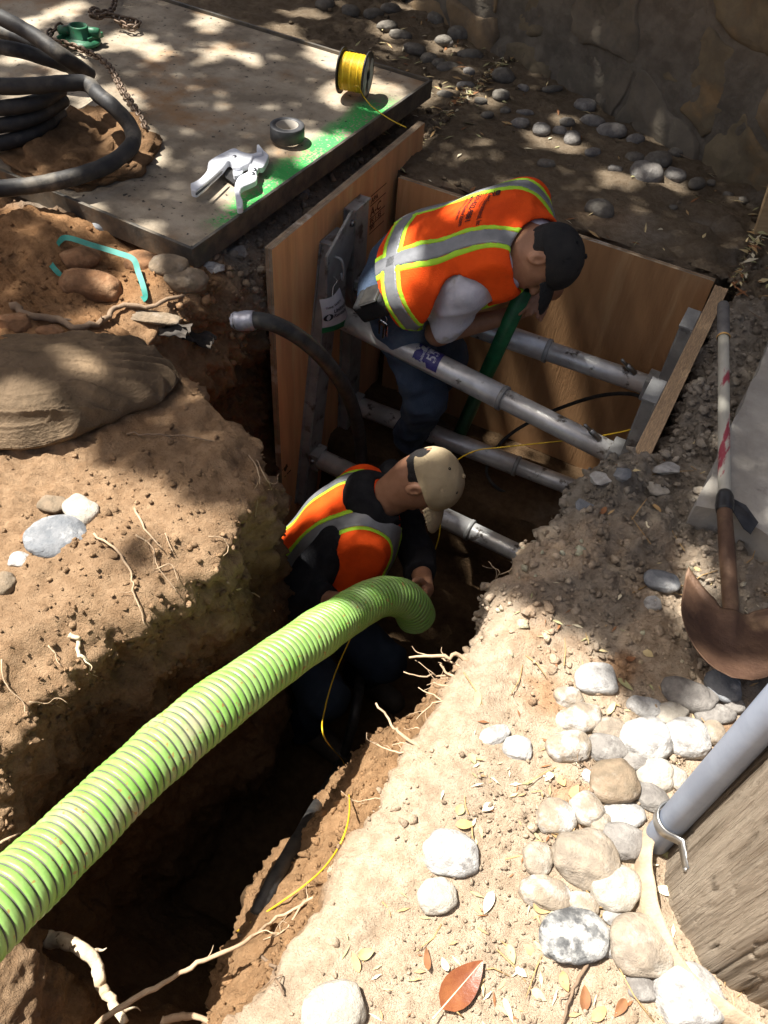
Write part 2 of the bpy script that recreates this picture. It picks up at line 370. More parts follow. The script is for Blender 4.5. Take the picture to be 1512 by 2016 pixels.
# ------------------------------------------------------------ concrete lid with its steel rim
SZ = .15
def node_mat(name):
    m = bpy.data.materials.new(name); m.use_nodes = True; t = m.node_tree
    return m, t, t.nodes, t.nodes['Principled BSDF']
conc = mat('stained_concrete', (.44, .37, .275), (.24, .195, .14), 6.0, .9, bump=.5, bscale=70, c3=(.33, .19, .09), s3=2.6, t3=(.52, .74), spec=.2)
# sprayed green paint along the edge of the lid: speckled, its own shape
t = conc.node_tree; N = t.nodes; b = N['Principled BSDF']; src = b.inputs['Base Color'].links[0].from_socket
g = N.new('ShaderNodeNewGeometry'); sx = N.new('ShaderNodeSeparateXYZ'); t.links.new(g.outputs['Position'], sx.inputs[0])
ns = N.new('ShaderNodeTexNoise'); ns.inputs['Scale'].default_value = 5.5; ns.inputs['Detail'].default_value = 5; t.links.new(g.outputs['Position'], ns.inputs['Vector'])
nf = N.new('ShaderNodeTexNoise'); nf.inputs['Scale'].default_value = 110; t.links.new(g.outputs['Position'], nf.inputs['Vector'])
def mth(op, a, b_=None):
    x = N.new('ShaderNodeMath'); x.operation = op
    for i, v in enumerate((a, b_)):
        if v is None: continue
        if isinstance(v, (int, float)): x.inputs[i].default_value = v
        else: t.links.new(v, x.inputs[i])
    return x.outputs[0]
def mr(v, a, b_):
    r = N.new('ShaderNodeMapRange'); r.interpolation_type = 'SMOOTHSTEP'; r.inputs[1].default_value = a; r.inputs[2].default_value = b_; t.links.new(v, r.inputs[0]); return r.outputs[0]
band = mr(mth('ADD', sx.outputs[0], mth('MULTIPLY', ns.outputs['Fac'], .16)), -1.555, -1.49)
along = mth('MULTIPLY', mr(sx.outputs[1], 1.86, 2.0), mr(sx.outputs[1], 3.15, 2.95))
spk = mr(mth('ADD', nf.outputs['Fac'], mth('MULTIPLY', ns.outputs['Fac'], 1.0)), .80, .95)
fac = mth('MULTIPLY', mth('MULTIPLY', band, along), spk)
mx = N.new('ShaderNodeMix'); mx.data_type = 'RGBA'; t.links.new(mth('MULTIPLY', fac, .9), mx.inputs[0]); t.links.new(src, mx.inputs[6]); mx.inputs[7].default_value = (.04, .42, .09, 1)
# dark pock marks
vp = N.new('ShaderNodeTexNoise'); vp.inputs['Scale'].default_value = 48; vp.inputs['Detail'].default_value = 3; t.links.new(g.outputs['Position'], vp.inputs['Vector'])
mx2 = N.new('ShaderNodeMix'); mx2.data_type = 'RGBA'; t.links.new(mr(vp.outputs['Fac'], .66, .72), mx2.inputs[0]); t.links.new(mx.outputs[2], mx2.inputs[6]); mx2.inputs[7].default_value = (.05, .045, .04, 1)
t.links.new(mx2.outputs[2], b.inputs['Base Color'])
steel_rim = mat('dark_steel_rim', (.10, .095, .085), (.20, .17, .13), 12, .6, .6, bump=.25, bscale=60, c3=(.20, .14, .08), s3=6, t3=(.6, .7))
A_ = at(378, 490, SZ); B_ = at(848, 158, SZ); e_y = _n(B_ - A_); e_x = np.array([-e_y[1], e_y[0], 0])    # into the slab (-X)
LS, WS, TS = np.linalg.norm(B_ - A_), 2.4, .075
slab = empty('concrete_slab', A_ - [0, 0, TS], 'large stained concrete lid with dark steel rim and green sprayed edge', 'concrete slab')
def slabpt(u, v, z): return A_ + e_x * u + e_y * v + np.array([0, 0, z])
Rs = np.stack([e_x, e_y, np.cross(e_x, e_y)], 1)
V, F = boxVF(WS - .012, LS - .012, TS - .02, .004, slabpt(WS / 2, LS / 2, -TS / 2), Rs)
mesh('concrete_panel', V, F, conc, slab, smooth=False)
for nm, (u, v, su, sv) in (('steel_rim', (.0, LS / 2, .012, LS + .012)), ('steel_rim', (WS / 2, 0, WS, .012)), ('steel_rim', (WS / 2, LS, WS, .012))):
    V, F = boxVF(su, sv, TS, .002, slabpt(u, v, -TS / 2 + .003), Rs); mesh(nm, V, F, steel_rim, slab, smooth=False)

# ------------------------------------------------------------ plywood
def ply_mat(name, c1, c2, stain=None, axis='Y'):
    m = mat(name, c1, c2, 3.0, .72, bump=.25, bscale=30, c3=stain, s3=2.2, t3=(.5, .7), spec=.25, stretch={'Y': (6, 6, .55), 'X': (6, 6, .55)}[axis], ramp=(.3, .72))
    return m
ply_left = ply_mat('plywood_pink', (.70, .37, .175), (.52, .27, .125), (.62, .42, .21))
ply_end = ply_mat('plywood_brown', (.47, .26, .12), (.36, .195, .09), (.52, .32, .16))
ply_edge = mat('plywood_edge', (.62, .42, .24), (.36, .25, .15), 14, .85, bump=.5, bscale=50, stretch=(30, 3, 30), c3=(.42, .12, .2), s3=.8, t3=(.62, .68))
ply_edge2 = mat('plywood_worn_edge', (.34, .26, .17), (.20, .15, .10), 14, .9, bump=.5, bscale=50, c3=(.5, .44, .36), s3=6, t3=(.55, .65))
def panel(name, c, sx, sy, sz, face, edge, nply, label, axis):
    """plywood sheet built of its plies, thin axis first"""
    e = empty(name, (c[0], c[1], c[2] - sz / 2), label, 'plywood panel')
    th = sx if axis == 0 else sy
    for i in range(nply):
        o = -th / 2 + th * (i + .5) / nply; t_ = th / nply
        r = random.uniform(-.0025, .0025) if 0 < i < nply - 1 else 0
        dims = (t_ - .0006, sy + r, sz + r) if axis == 0 else (sx + r, t_ - .0006, sz + r)
        V, F = boxVF(*dims, .0, (c[0] + (o if axis == 0 else 0), c[1] + (o if axis == 1 else 0), c[2]))
        mesh('face_veneer' if i in (0, nply - 1) else 'ply_layer', V, F, None, e, smooth=False, mats=[face, edge],
             fm=[0 if abs(n_[axis]) > .9 else 1 for n_ in _fn(V, F)])
    return e
def _fn(V, F): return [_n(np.cross(V[f[1]] - V[f[0]], V[f[2]] - V[f[0]])) for f in F]
LPX = -1.372                                             # centre of the left sheet
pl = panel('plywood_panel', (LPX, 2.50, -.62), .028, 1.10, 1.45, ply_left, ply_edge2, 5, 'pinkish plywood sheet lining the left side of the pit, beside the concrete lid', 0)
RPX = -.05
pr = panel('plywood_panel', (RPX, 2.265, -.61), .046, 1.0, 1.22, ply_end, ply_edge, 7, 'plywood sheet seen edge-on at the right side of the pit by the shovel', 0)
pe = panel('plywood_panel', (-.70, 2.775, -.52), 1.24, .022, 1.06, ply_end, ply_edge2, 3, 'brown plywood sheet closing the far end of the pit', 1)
# faded mill stamp on the left sheet
stamp_m = mat('stamp_ink', (.12, .035, .015), rough=.8)
st = empty('mill_stamp', (LPX + .0145, 2.7, -.1)); st.parent = pl; st.matrix_parent_inverse = pl.matrix_basis.inverted()
def on_left_panel(V2, y0, z0, sy=1.0, sz=1.0): return np.c_[np.full(len(V2), LPX + .0152), y0 + V2[:, 0] * sy, z0 + V2[:, 1] * sz]
sp = []
for k, (s_, z_) in enumerate((('APA', -.075), ('A-C', -.13), ('PS 1-95', -.165), ('000', -.19))):
    V, F = text2d(s_, (.03, .05, .03, .025)[k], True); sp.append((on_left_panel(V, 2.62, z_ + .03), F))
for z_ in (-.045, -.085, -.14, -.172, -.205): sp.append((np.array([[LPX + .0152, 2.615, z_ + .03], [LPX + .0152, 2.74, z_ + .03], [LPX + .0152, 2.74, z_ + .034], [LPX + .0152, 2.615, z_ + .034]]), [(0, 1, 2, 3)]))
V, F = join(sp); bpy.data.objects.remove(st); st = mesh('mill_stamp', V, F, stamp_m, pl, smooth=False)

# ------------------------------------------------------------ hydraulic shores: rails, cylinders, couplers
alu = mat('scuffed_aluminium', (.66, .655, .63), (.45, .445, .43), 9, .34, .45, bump=.12, bscale=80, c3=(.10, .085, .07), s3=16, t3=(.58, .68))
alu_d = mat('dull_aluminium', (.36, .36, .345), (.24, .24, .23), 9, .5, .25, bump=.12, bscale=70, c3=(.10, .085, .07), s3=12, t3=(.55, .68))
black_rub = mat('black_rubber', (.018, .018, .018), (.05, .046, .04), 22, .55, bump=.2, bscale=60, c3=(.13, .11, .08), s3=9, t3=(.6, .75))
brass = mat('grey_fitting', (.25, .25, .24), rough=.35, metal=.9)
def cyl(name, a, b, r, m, parent, sides=28, bev=.003):
    a, b = np.asarray(a, float), np.asarray(b, float); L = np.linalg.norm(b - a)
    V, F = latheVF([(0, 0), (r - bev, 0), (r, bev), (r, L - bev), (r - bev, L), (0, L)], sides, b - a, a); return mesh(name, V, F, m, parent)
XA, XB = LPX + .014, RPX - .023
def shore(y, zs, label, zt_l, zt_r, zb=-1.22, split=.62, lean=lambda z: 0 * z):
    e = empty('hydraulic_shore', (XA, y, zb), label, 'shoring strut', 'aluminium hydraulic shores braced across the pit')
    for x, s, zt in ((XA, 1, zt_l), (XB, -1, zt_r)):
        parts = [boxVF(.006, .125, zt - zb, .002, (x + s * .0035, y, (zt + zb) / 2)), boxVF(.034, .007, zt - zb - .004, .002, (x + s * .0235, y - .05, (zt + zb) / 2)),
                 boxVF(.034, .007, zt - zb - .004, .002, (x + s * .0235, y + .05, (zt + zb) / 2)), boxVF(.005, .098, zt - zb - .006, .001, (x + s * .042, y, (zt + zb) / 2))]
        V, F = join(parts)
        if s > 0: V[:, 1] += lean(V[:, 2])
        rl_ = mesh('rail', V, F, alu_d, e, smooth=False); V, F = boxVF(.046, .118, .008, .002, (x + s * .024, y + (lean(zt) if s > 0 else 0), zt + .002)); mesh('rail_cap', V, F, alu_d, rl_, smooth=False)
    for z in zs:
        x0, x1 = XA + .045, XB - .045; p0, p1 = np.array([x0, y + lean(z), z]), np.array([x1, y, z]); dv = _n(p1 - p0); L = np.linalg.norm(p1 - p0); ps = p0 + dv * L * split
        cyl('cylinder_sleeve', p0 + dv * .03, ps, .043, alu, e); cyl('piston_tube', ps - dv * .02, p1 - dv * .03, .037, alu, e); cyl('collar', ps - dv * .012, ps + dv * .006, .0455, alu_d, e)
        for p, s in ((p0, 1), (p1, -1)):
            V, F = boxVF(.05, .08, .09, .006, p + [s * .014, 0, 0]); mesh('end_bracket', V, F, alu_d, e, smooth=False)
            cyl('pivot_pin', p + [s * .012, -.052, .01], p + [s * .012, .052, .01], .011, brass, e, 12)
        q_ = p1 - dv * .08
        cyl('hydraulic_coupler', q_ + [0, -.01, .036], q_ + [-.04, -.012, .062], .010, brass, e, 10)
        cyl('coupler_tip', q_ + [-.038, -.012, .060], q_ + [-.065, -.014, .078], .006, brass, e, 8)
    return e
Z1, Z2 = -.30, -.98
lean1 = lambda z: .155 + (z + .3) * .17
s1 = shore(2.10, (Z1, Z2), 'nearer aluminium shore, its strut carrying the torn blue sticker', -.02, -.005, split=.63, lean=lean1)
s2 = shore(2.52, (-.31, -.93), 'farther aluminium shore behind the bent-over worker, against the end sheet', .03, -.005, split=.66, lean=lambda z: 0 * z - .05)
# lug plate with hook at the head of the left rail
lug = [(-.062, -.30), (.075, -.30), (.078, -.14), (.105, -.10), (.128, -.055), (.13, -.01), (.13, .085), (.112, .09), (-.062, -.005)]
V, F = prismVF(lug, .010, .002); V = np.c_[XA + .047 + V[:, 2], 2.265 + V[:, 0], -.03 + V[:, 1]]
o = mesh('lug_plate', V, F, alu_d, s1, smooth=False); fix_normals(o)
cyl('lug_bolt', (XA + .055, 2.37, .015), (XA + .068, 2.37, .015), .012, brass, s1, 12)
tube('lug_hook', [(XA + .058, 2.255, -.06), (XA + .085, 2.255, -.065), (XA + .094, 2.26, -.11), (XA + .085, 2.27, -.155), (XA + .068, 2.285, -.14)], .005, alu_d, s1, 8, 6)
# sticker on the strut
def sticker():
    y, z, r = 2.10, Z1, .0438
    xc = None
    x0, x1 = XA + .075, XA + .045 + (XB - XA - .09) * .63
    xa_, xb_ = XA + .045, XB - .045
    def yl(X): return y + lean1(z) * (xb_ - X) / (xb_ - xa_)
    best = min(np.linspace(x0, x1, 200), key=lambda x: abs((756 + FPX * (ROT.T @ (np.array([x, yl(x), z + .03]) - CAM))[0] / depth_of((x, yl(x), z + .03))) - 846))
    def cyl_map(P2, lift): a = P2[:, 1] / r; X = best + P2[:, 0]; return np.c_[X, yl(X) - np.sin(a) * (r + lift), z + np.cos(a) * (r + lift)]
    # torn outline: grid cells kept by a ragged mask
    n1, n2 = 60, 56; xs = np.linspace(-.052, .052, n1); ys = np.linspace(-.042, .064, n2)
    gx, gy = np.meshgrid(xs, ys, indexing='ij'); P2 = np.c_[gx.ravel(), gy.ravel()]
    P3 = np.c_[P2, np.zeros(len(P2))]
    keep = (fbm(P3, 45, 3, 4) + 1.1 * sstep(.0, .03, gx.ravel()) - .9 * sstep(.03, .064, gy.ravel()) * (gx.ravel() < .01) > -.28).reshape(n1, n2)
    F = [(i * n2 + j, (i + 1) * n2 + j, (i + 1) * n2 + j + 1, i * n2 + j + 1) for i in range(n1 - 1) for j in range(n2 - 1) if keep[i, j]]
    blue = mat('sticker_blue', (.028, .024, .13), (.05, .045, .17), 40, .5, bump=.2, bscale=80)
    e = mesh('sticker', cyl_map(P2, .0006), F, blue, s1)
    wht = mat('sticker_white', (.42, .42, .48), rough=.6)
    parts = []
    for s_, size, ox, oy in (('55', .052, .008, -.012), ('United Rentals', .016, -.040, -.038), ('SAFETY', .009, -.028, -.01)):
        V, F = text2d(s_, size, True)
        ext = V[:, 0].max()
        P2 = np.c_[ox + V[:, 1], -(oy) - V[:, 0] * 1.0 + 0.0] if False else np.c_[ox + .03 - V[:, 1] if False else ox + V[:, 1] * -1 + .028, oy + V[:, 0] * -1 + ext - .0]
        parts.append((cyl_map(P2, .0012), F))
    V, F = join(parts); mesh('sticker_lettering', V, F, wht, e, smooth=False)
sticker()

# ------------------------------------------------------------ stone wall beyond the pit
WA = at(640, -79, 0); WB = at(1512, 386, 0); we = _n((WB - WA) * [1, 1, 0]); wn = np.array([we[1], -we[0], 0.0])
if wn @ (CAM - WA) < 0: wn = -wn
WLEN = np.linalg.norm(WB - WA) + 1.6; WH = 1.5
wall = empty('stone_wall', WA, 'brown rubble stone wall with pale mortar joints beyond the pit', 'stone wall')
mortar = mat('mortar', (.185, .16, .125), (.13, .11, .085), 12, .95, bump=.6, bscale=60, spec=.15)
stone_ms = [mat('wall_stone_%d' % i, c, c2, 7, .85, bump=.6, bscale=26, c3=c3, s3=3.5, t3=(.55, .7), spec=.25, obj=False) for i, (c, c2, c3) in enumerate((
    ((.21, .165, .10), (.13, .105, .07), (.27, .18, .09)), ((.18, .15, .11), (.12, .105, .08), (.24, .20, .15)), ((.26, .18, .10), (.16, .12, .08), (.32, .25, .16))))]
ru, rv = 21, 4
V, F = boxVF(1, .3, WH + .3, 0, (0, 0, 0))
Rw = np.stack([we, -wn, np.array([0, 0, 1.0])], 1)
def wp(P): return WA + we * P[..., 0:1] + wn * P[..., 1:2] + np.array([0, 0, 1.0]) * P[..., 2:3]
n1, n2 = 220, 70; gx, gzz = np.meshgrid(np.linspace(-.6, WLEN, n1), np.linspace(-.15, WH, n2), indexing='ij')
P3 = np.stack([gx, np.zeros_like(gx), gzz], -1); P3[..., 1] = .012 * fbm(P3, 3, 3, 5) + .006 * fbm(P3, 25, 2, 6)
ii = np.arange(n1 * n2).reshape(n1, n2); Fm = np.stack([ii[:-1, :-1], ii[1:, :-1], ii[1:, 1:], ii[:-1, 1:]], -1).reshape(-1, 4)
Vm = wp(P3).reshape(-1, 3); nb = len(Vm); back = Vm - wn * .3
bord = np.concatenate([ii[:, 0], ii[-1, 1:], ii[-2::-1, -1], ii[0, -2:0:-1]]); Vall = np.concatenate([Vm, back[bord]])
Fall = [tuple(f) for f in Fm.tolist()] + [(bord[k], nb + k, nb + (k + 1) % len(bord), bord[(k + 1) % len(bord)]) for k in range(len(bord))] + [tuple(int(x) for x in (nb + np.arange(len(bord))))[::-1]]
fix_normals(mesh('mortar_bed', Vall, Fall, mortar, wall))
r = np.random.default_rng(12); pts = []
for i in range(400):
    p = r.uniform((-.5, -.1), (WLEN, WH))
    if all(((p - q) / [.31, .24]) @ ((p - q) / [.31, .24]) > .8 for q in pts): pts.append(p)
pts = np.array(pts)
def clip(poly, m, d):
    out = []
    for i in range(len(poly)):
        a, b_ = poly[i], poly[(i + 1) % len(poly)]; da, db = (a - m) @ d, (b_ - m) @ d
        if da <= 0: out.append(a)
        if da * db < 0: out.append(a + (b_ - a) * da / (da - db))
    return out
for k, p in enumerate(pts):
    poly = [np.array(q) for q in ((-.6, -.12), (WLEN, -.12), (WLEN, WH), (-.6, WH))]
    for j in np.argsort(np.linalg.norm(pts - p, axis=1))[1:14]:
        q = pts[j]; d = _n(q - p); poly = clip(poly, (p + q) / 2 - d * .011, d)
        if len(poly) < 3: break
    if len(poly) < 3: continue
    # rough the outline and dome the face
    pp = []
    for i in range(len(poly)):
        a, b_ = poly[i], poly[(i + 1) % len(poly)]; n_ = max(2, int(np.linalg.norm(b_ - a) / .035))
        for s in range(n_): pp.append(a + (b_ - a) * s / n_)
    pp = np.array(pp); c = pp.mean(0); h = r.uniform(.006, .022)
    qw = np.c_[pp, np.zeros(len(pp))]; pp = pp + .035 * np.stack([fbm(qw, 4.5, 2, 21), fbm(qw, 4.5, 2, 22)], 1); q3 = np.c_[pp, np.full(len(pp), k * 3.1)]; pp = pp + (c - pp) * (.03 + .05 * np.clip(vnoise(q3, 14, 3), -1, 1))[:, None]
    rings = [(1.02, -.02), (1.0, h * .25), (.96, h * .6), (.89, h * .9), (.78, h), (.55, h), (.28, h)]; V = []
    for f, hh in rings:
        xy = c + (pp - c) * f; q = np.c_[xy, np.full(len(xy), k * 1.7)]
        V.append(np.c_[xy[:, 0], np.full(len(xy), hh) + (.022 * fbm(q, 6, 4, 9) + .012 * (.5 - worley(q, 6, 3)) if hh > 0 else 0), xy[:, 1]])
    V.append(np.array([[c[0], h + .004, c[1]]])); V = np.concatenate(V); m_ = len(pp); F = []
    for i in range(len(rings) - 1):
        for j in range(m_): F.append((i * m_ + j, i * m_ + (j + 1) % m_, (i + 1) * m_ + (j + 1) % m_, (i + 1) * m_ + j))
    for j in range(m_): F.append(((len(rings) - 1) * m_ + j, (len(rings) - 1) * m_ + (j + 1) % m_, len(rings) * m_))
    fix_normals(mesh('stone', wp(V), F, stone_ms[k % 3], wall))
# stray board leaning at the foot of the wall
bo = at(1500, 400, .05); V, F = boxVF(.30, .018, .36, .001, bo + np.array([.13, -.05, .13]), Matrix.Rotation(.5, 3, 'Z') @ Matrix.Rotation(-.25, 3, 'X'))
bd = mesh('wood_board', V, F, mat('pale_board', (.42, .29, .15), (.30, .2, .1), 5, .8, bump=.2, bscale=30, stretch=(1, 1, 8)), smooth=False)
tagit(bd, 'pale plywood offcut leaning at the foot of the stone wall', 'board')

# ------------------------------------------------------------ concrete pad at the right
pad_m = mat('pale_concrete', (.42, .39, .34), (.30, .275, .235), 6, .9, bump=.4, bscale=60, c3=(.16, .14, .12), s3=7, t3=(.6, .72))
corners = [at(1372, 995, .07), at(1450, 1010, .07), at(1540, 1075, .07), at(1800, 1100, .07), at(1800, 500, .07), at(1530, 640, .07)]
pc = np.array([c[:2] for c in corners]); pcc = []
for i in range(len(pc)):
    a, b_ = pc[i], pc[(i + 1) % len(pc)]; n_ = max(2, int(np.linalg.norm(b_ - a) / .03))
    for s in range(n_): pcc.append(a + (b_ - a) * s / n_)
pcc = np.array(pcc); pcc += .006 * fbm(np.c_[pcc, np.zeros(len(pcc))], 16, 3, 2)[:, None]
V, F = prismVF(pcc, .17, 0); V[:, 2] += -.10
tagit(fix_normals(mesh('concrete_pad', V, F, pad_m, smooth=False)), 'pale concrete pad at the right edge, beside the shovel handle', 'concrete pad')

# ------------------------------------------------------------ utility pole, its conduit and the split shell at its foot
pole_m = mat('weathered_pole_wood', (.40, .33, .25), (.28, .225, .165), 5, .9, bump=.9, bscale=22, c3=(.15, .115, .08), s3=5, t3=(.56, .66), stretch=(9, 9, .35), spec=.15, bdist=.02)
PC = np.array([.50, .785]); PR = .185
nz_, na = 220, 280; a = np.linspace(0, 2 * np.pi, na, endpoint=False); zz = np.concatenate([np.linspace(-.15, 1.0, 185), np.linspace(1.05, 7, 35)])
A2, Z2_ = np.meshgrid(a, zz, indexing='ij'); A2, Z2_ = A2.T, Z2_.T
q = np.stack([np.cos(A2) * 3.2, np.sin(A2) * 3.2, Z2_ * .7], -1); crack = np.clip(.06 - np.abs(vnoise(q, 4.5, 7)), 0, 1) * .20 * np.clip(vnoise(q, 1.6, 41) + .5, 0, 1) + np.clip(.05 - np.abs(vnoise(q * [1, 1, .5], 11, 9)), 0, 1) * .05 + np.clip(.05 - np.abs(vnoise(np.stack([np.cos(A2) * 1.2, np.sin(A2) * 1.2, Z2_ * 9], -1), 2.2, 17)), 0, 1) * .10 * np.clip(vnoise(q, 5, 43), 0, 1)
rr = PR * (1 - .012 * Z2_) + .004 * fbm(q, 2, 3, 3) - crack
V = np.stack([PC[0] + rr * np.cos(A2), PC[1] + rr * np.sin(A2), Z2_], -1).reshape(-1, 3); ii = np.arange(nz_ * na).reshape(nz_, na)
F = np.stack([ii[:-1], np.roll(ii[:-1], -1, 1), np.roll(ii[1:], -1, 1), ii[1:]], -1).reshape(-1, 4)
F = [tuple(f) for f in F.tolist()] + [tuple(ii[-1])]
pole = empty('utility_pole', (PC[0], PC[1], 0), 'cracked brown wooden utility pole at the lower right corner', 'utility pole')
mesh('pole_shaft', V, F, pole_m, pole)
shell_m = mat('split_wood', (.50, .38, .25), (.36, .27, .18), 6, .85, bump=.5, bscale=25, stretch=(5, 5, 1))
aa = np.linspace(math.radians(178), math.radians(285), 60); V = []; hts = .05 + .012 * fbm(np.c_[np.cos(aa), np.sin(aa), aa * 0], 2.2, 3, 8) + .05 * np.exp(-((aa - aa[0]) / .12) ** 2)
for dr, hh in ((.055, -.06), (.060, hts * .4), (.046, hts), (.040, hts + .003), (.030, hts * .3), (.028, -.06)):
    rr = PR + dr; V.append(np.c_[PC[0] + rr * np.cos(aa), PC[1] + rr * np.sin(aa), np.broadcast_to(hh, aa.shape)])
V = np.concatenate(V); n_ = len(aa); F = [(i * n_ + j, i * n_ + j + 1, ((i + 1) % 6) * n_ + j + 1, ((i + 1) % 6) * n_ + j) for i in range(6) for j in range(n_ - 1)]
F += [tuple(i * n_ for i in range(6)), tuple(i * n_ + n_ - 1 for i in range(6))[::-1]]
fix_normals(mesh('split_shell', V, F, shell_m, pole))
pvc = mat('grey_pvc', (.26, .30, .375), (.22, .255, .325), 14, .45, bump=.05, bscale=60)
CC = at(1301, 1655, .02); CC = np.array([CC[0] + .005, CC[1], .0])
ang = math.atan2(CC[1] - PC[1], CC[0] - PC[0]); CC = np.array([PC[0] + (PR + .030) * math.cos(ang), PC[1] + (PR + .030) * math.sin(ang), 0])
V, F = latheVF([(.022, .01), (.0265, .01), (.0275, .013), (.027, .6), (.027, 5.0), (.022, 5.0), (.022, .01)], 32, None, CC)
cd = empty('conduit', CC, 'smooth grey-blue plastic conduit strapped to the wooden pole', 'conduit'); mesh('conduit_tube', V, F, pvc, cd)
gal = mat('galvanised_strap', (.45, .44, .42), (.32, .31, .29), 20, .4, .9)
rad = np.array([math.cos(ang), math.sin(ang), 0]); tan_ = np.array([-rad[1], rad[0], 0]); zc = .115
th = np.linspace(-1.75, 1.75, 24); pth = [CC + rad * .0295 * math.cos(x) + tan_ * .0295 * math.sin(x) for x in th]
pth = [pth[0] - rad * .012] + pth + [pth[-1] - rad * .02, pth[-1] - rad * .030 + tan_ * .02, pth[-1] - rad * .042 + tan_ * .045]
pth = np.array(pth) + [0, 0, zc]; V = []
T, U, W = frames(pth); outn = np.cross(T, [0, 0, 1.0])
for dz, do in ((-.013, 0), (.013, 0), (.013, .004), (-.013, .004)): V.append(pth + np.array([0, 0, dz]) + outn * do)
V = np.concatenate(V); n_ = len(pth); F = [(i * n_ + j, i * n_ + j + 1, ((i + 1) % 4) * n_ + j + 1, ((i + 1) % 4) * n_ + j) for i in range(4) for j in range(n_ - 1)] + [(0, n_, 2 * n_, 3 * n_), (n_ - 1, 2 * n_ - 1, 3 * n_ - 1, 4 * n_ - 1)]
fix_normals(mesh('pipe_strap', V, F, gal, cd)); cyl('strap_screw', pth[-1] + rad * .0, pth[-1] + rad * .008, .005, gal, cd, 10)
def at_x(px, py, x):
    d = ROT @ _dir(px, py); return CAM + d * (x / d[0])
def at_y(px, py, y):
    d = ROT @ _dir(px, py); return CAM + d * (y / d[1])
def pts(*a): return [at(*p) for p in a]
# ------------------------------------------------------------ big green suction hose
hose_g = mat('green_hose', (.20, .41, .07), (.26, .43, .12), 16, .36, bump=.12, bscale=120, c3=(.37, .36, .21), s3=7, t3=(.52, .72), spec=.5)
t = hose_g.node_tree; N = t.nodes; b = N['Principled BSDF']; src = b.inputs['Base Color'].links[0].from_socket
nf = N.new('ShaderNodeTexNoise'); nf.inputs['Scale'].default_value = 70; g = N.new('ShaderNodeNewGeometry'); t.links.new(g.outputs['Position'], nf.inputs['Vector'])
mx = N.new('ShaderNodeMix'); mx.data_type = 'RGBA'; t.links.new(mr(nf.outputs['Fac'], .64, .70), mx.inputs[0]); t.links.new(src, mx.inputs[6]); mx.inputs[7].default_value = (.30, .21, .06, 1); t.links.new(mx.outputs[2], b.inputs['Base Color'])
hose_k = mat('hose_groove', (.075, .085, .06), (.13, .13, .09), 20, .7)
hp = [atd(*p) for p in ((-420, 2215, 1.0), (-300, 2085, 1.09), (-150, 1932, 1.2), (0, 1783, 1.32), (150, 1640, 1.47), (300, 1496, 1.62), (450, 1373, 1.79), (600, 1265, 2.04), (690, 1205, 2.28), (745, 1176, 2.42), (785, 1176, 2.51), (810, 1194, 2.58), (820, 1216, 2.64))]
C_ = smoothpath(hp, 40); seg = np.r_[0, np.cumsum(np.linalg.norm(np.diff(C_, axis=0), axis=1))]
PITCH = .0175; per = 10; s_ = np.arange(0, seg[-1], PITCH / per); C_ = np.stack([np.interp(s_, seg, C_[:, k]) for k in range(3)], 1)
k_ = np.ones(31) / 31; Cp = np.pad(C_, ((15, 15), (0, 0)), 'edge'); C_ = np.stack([np.convolve(Cp[:, k], k_, 'valid') for k in range(3)], 1)
T, U, W = frames(C_); sd = 48; a = np.linspace(0, 2 * np.pi, sd, endpoint=False)
ph = ((s_[:, None] / PITCH + 0 * a[None]) % 1.0)
rad = .0605 - .0045 * np.exp(-((np.minimum(ph, 1 - ph)) / .13) ** 2) + .0012 * np.sin(ph * np.pi) + (.0016 * fbm(np.c_[s_ * 9, s_ * 0, s_ * 0], 1.0, 3, 3))[:, None] + .0012 * fbm(np.stack([np.repeat(s_[:, None] * 16, sd, 1), np.repeat(np.cos(a)[None] * 1.5, len(s_), 0), np.repeat(np.sin(a)[None] * 1.5, len(s_), 0)], -1), 1.0, 2, 8)
V = (C_[:, None] + rad[..., None] * (np.cos(a)[None, :, None] * U[:, None] + np.sin(a)[None, :, None] * W[:, None])).reshape(-1, 3)
n = len(C_); ii = np.arange(n * sd).reshape(n, sd); j2 = np.roll(ii, -1, 1)
F = np.stack([ii[:-1], j2[:-1], j2[1:], ii[1:]], -1).reshape(-1, 4)
pm = ((s_[:-1, None] + PITCH / per / 2) / PITCH + 0 * a[None]) % 1.0; pm = np.minimum(pm, 1 - pm).ravel()
hose = mesh('suction_hose', V, F, None, mats=[hose_g, hose_k], fm=(pm < .09).astype(int)); fix_normals(hose)
tagit(hose, 'thick bright green ribbed suction hose running down into the trench', 'hose')

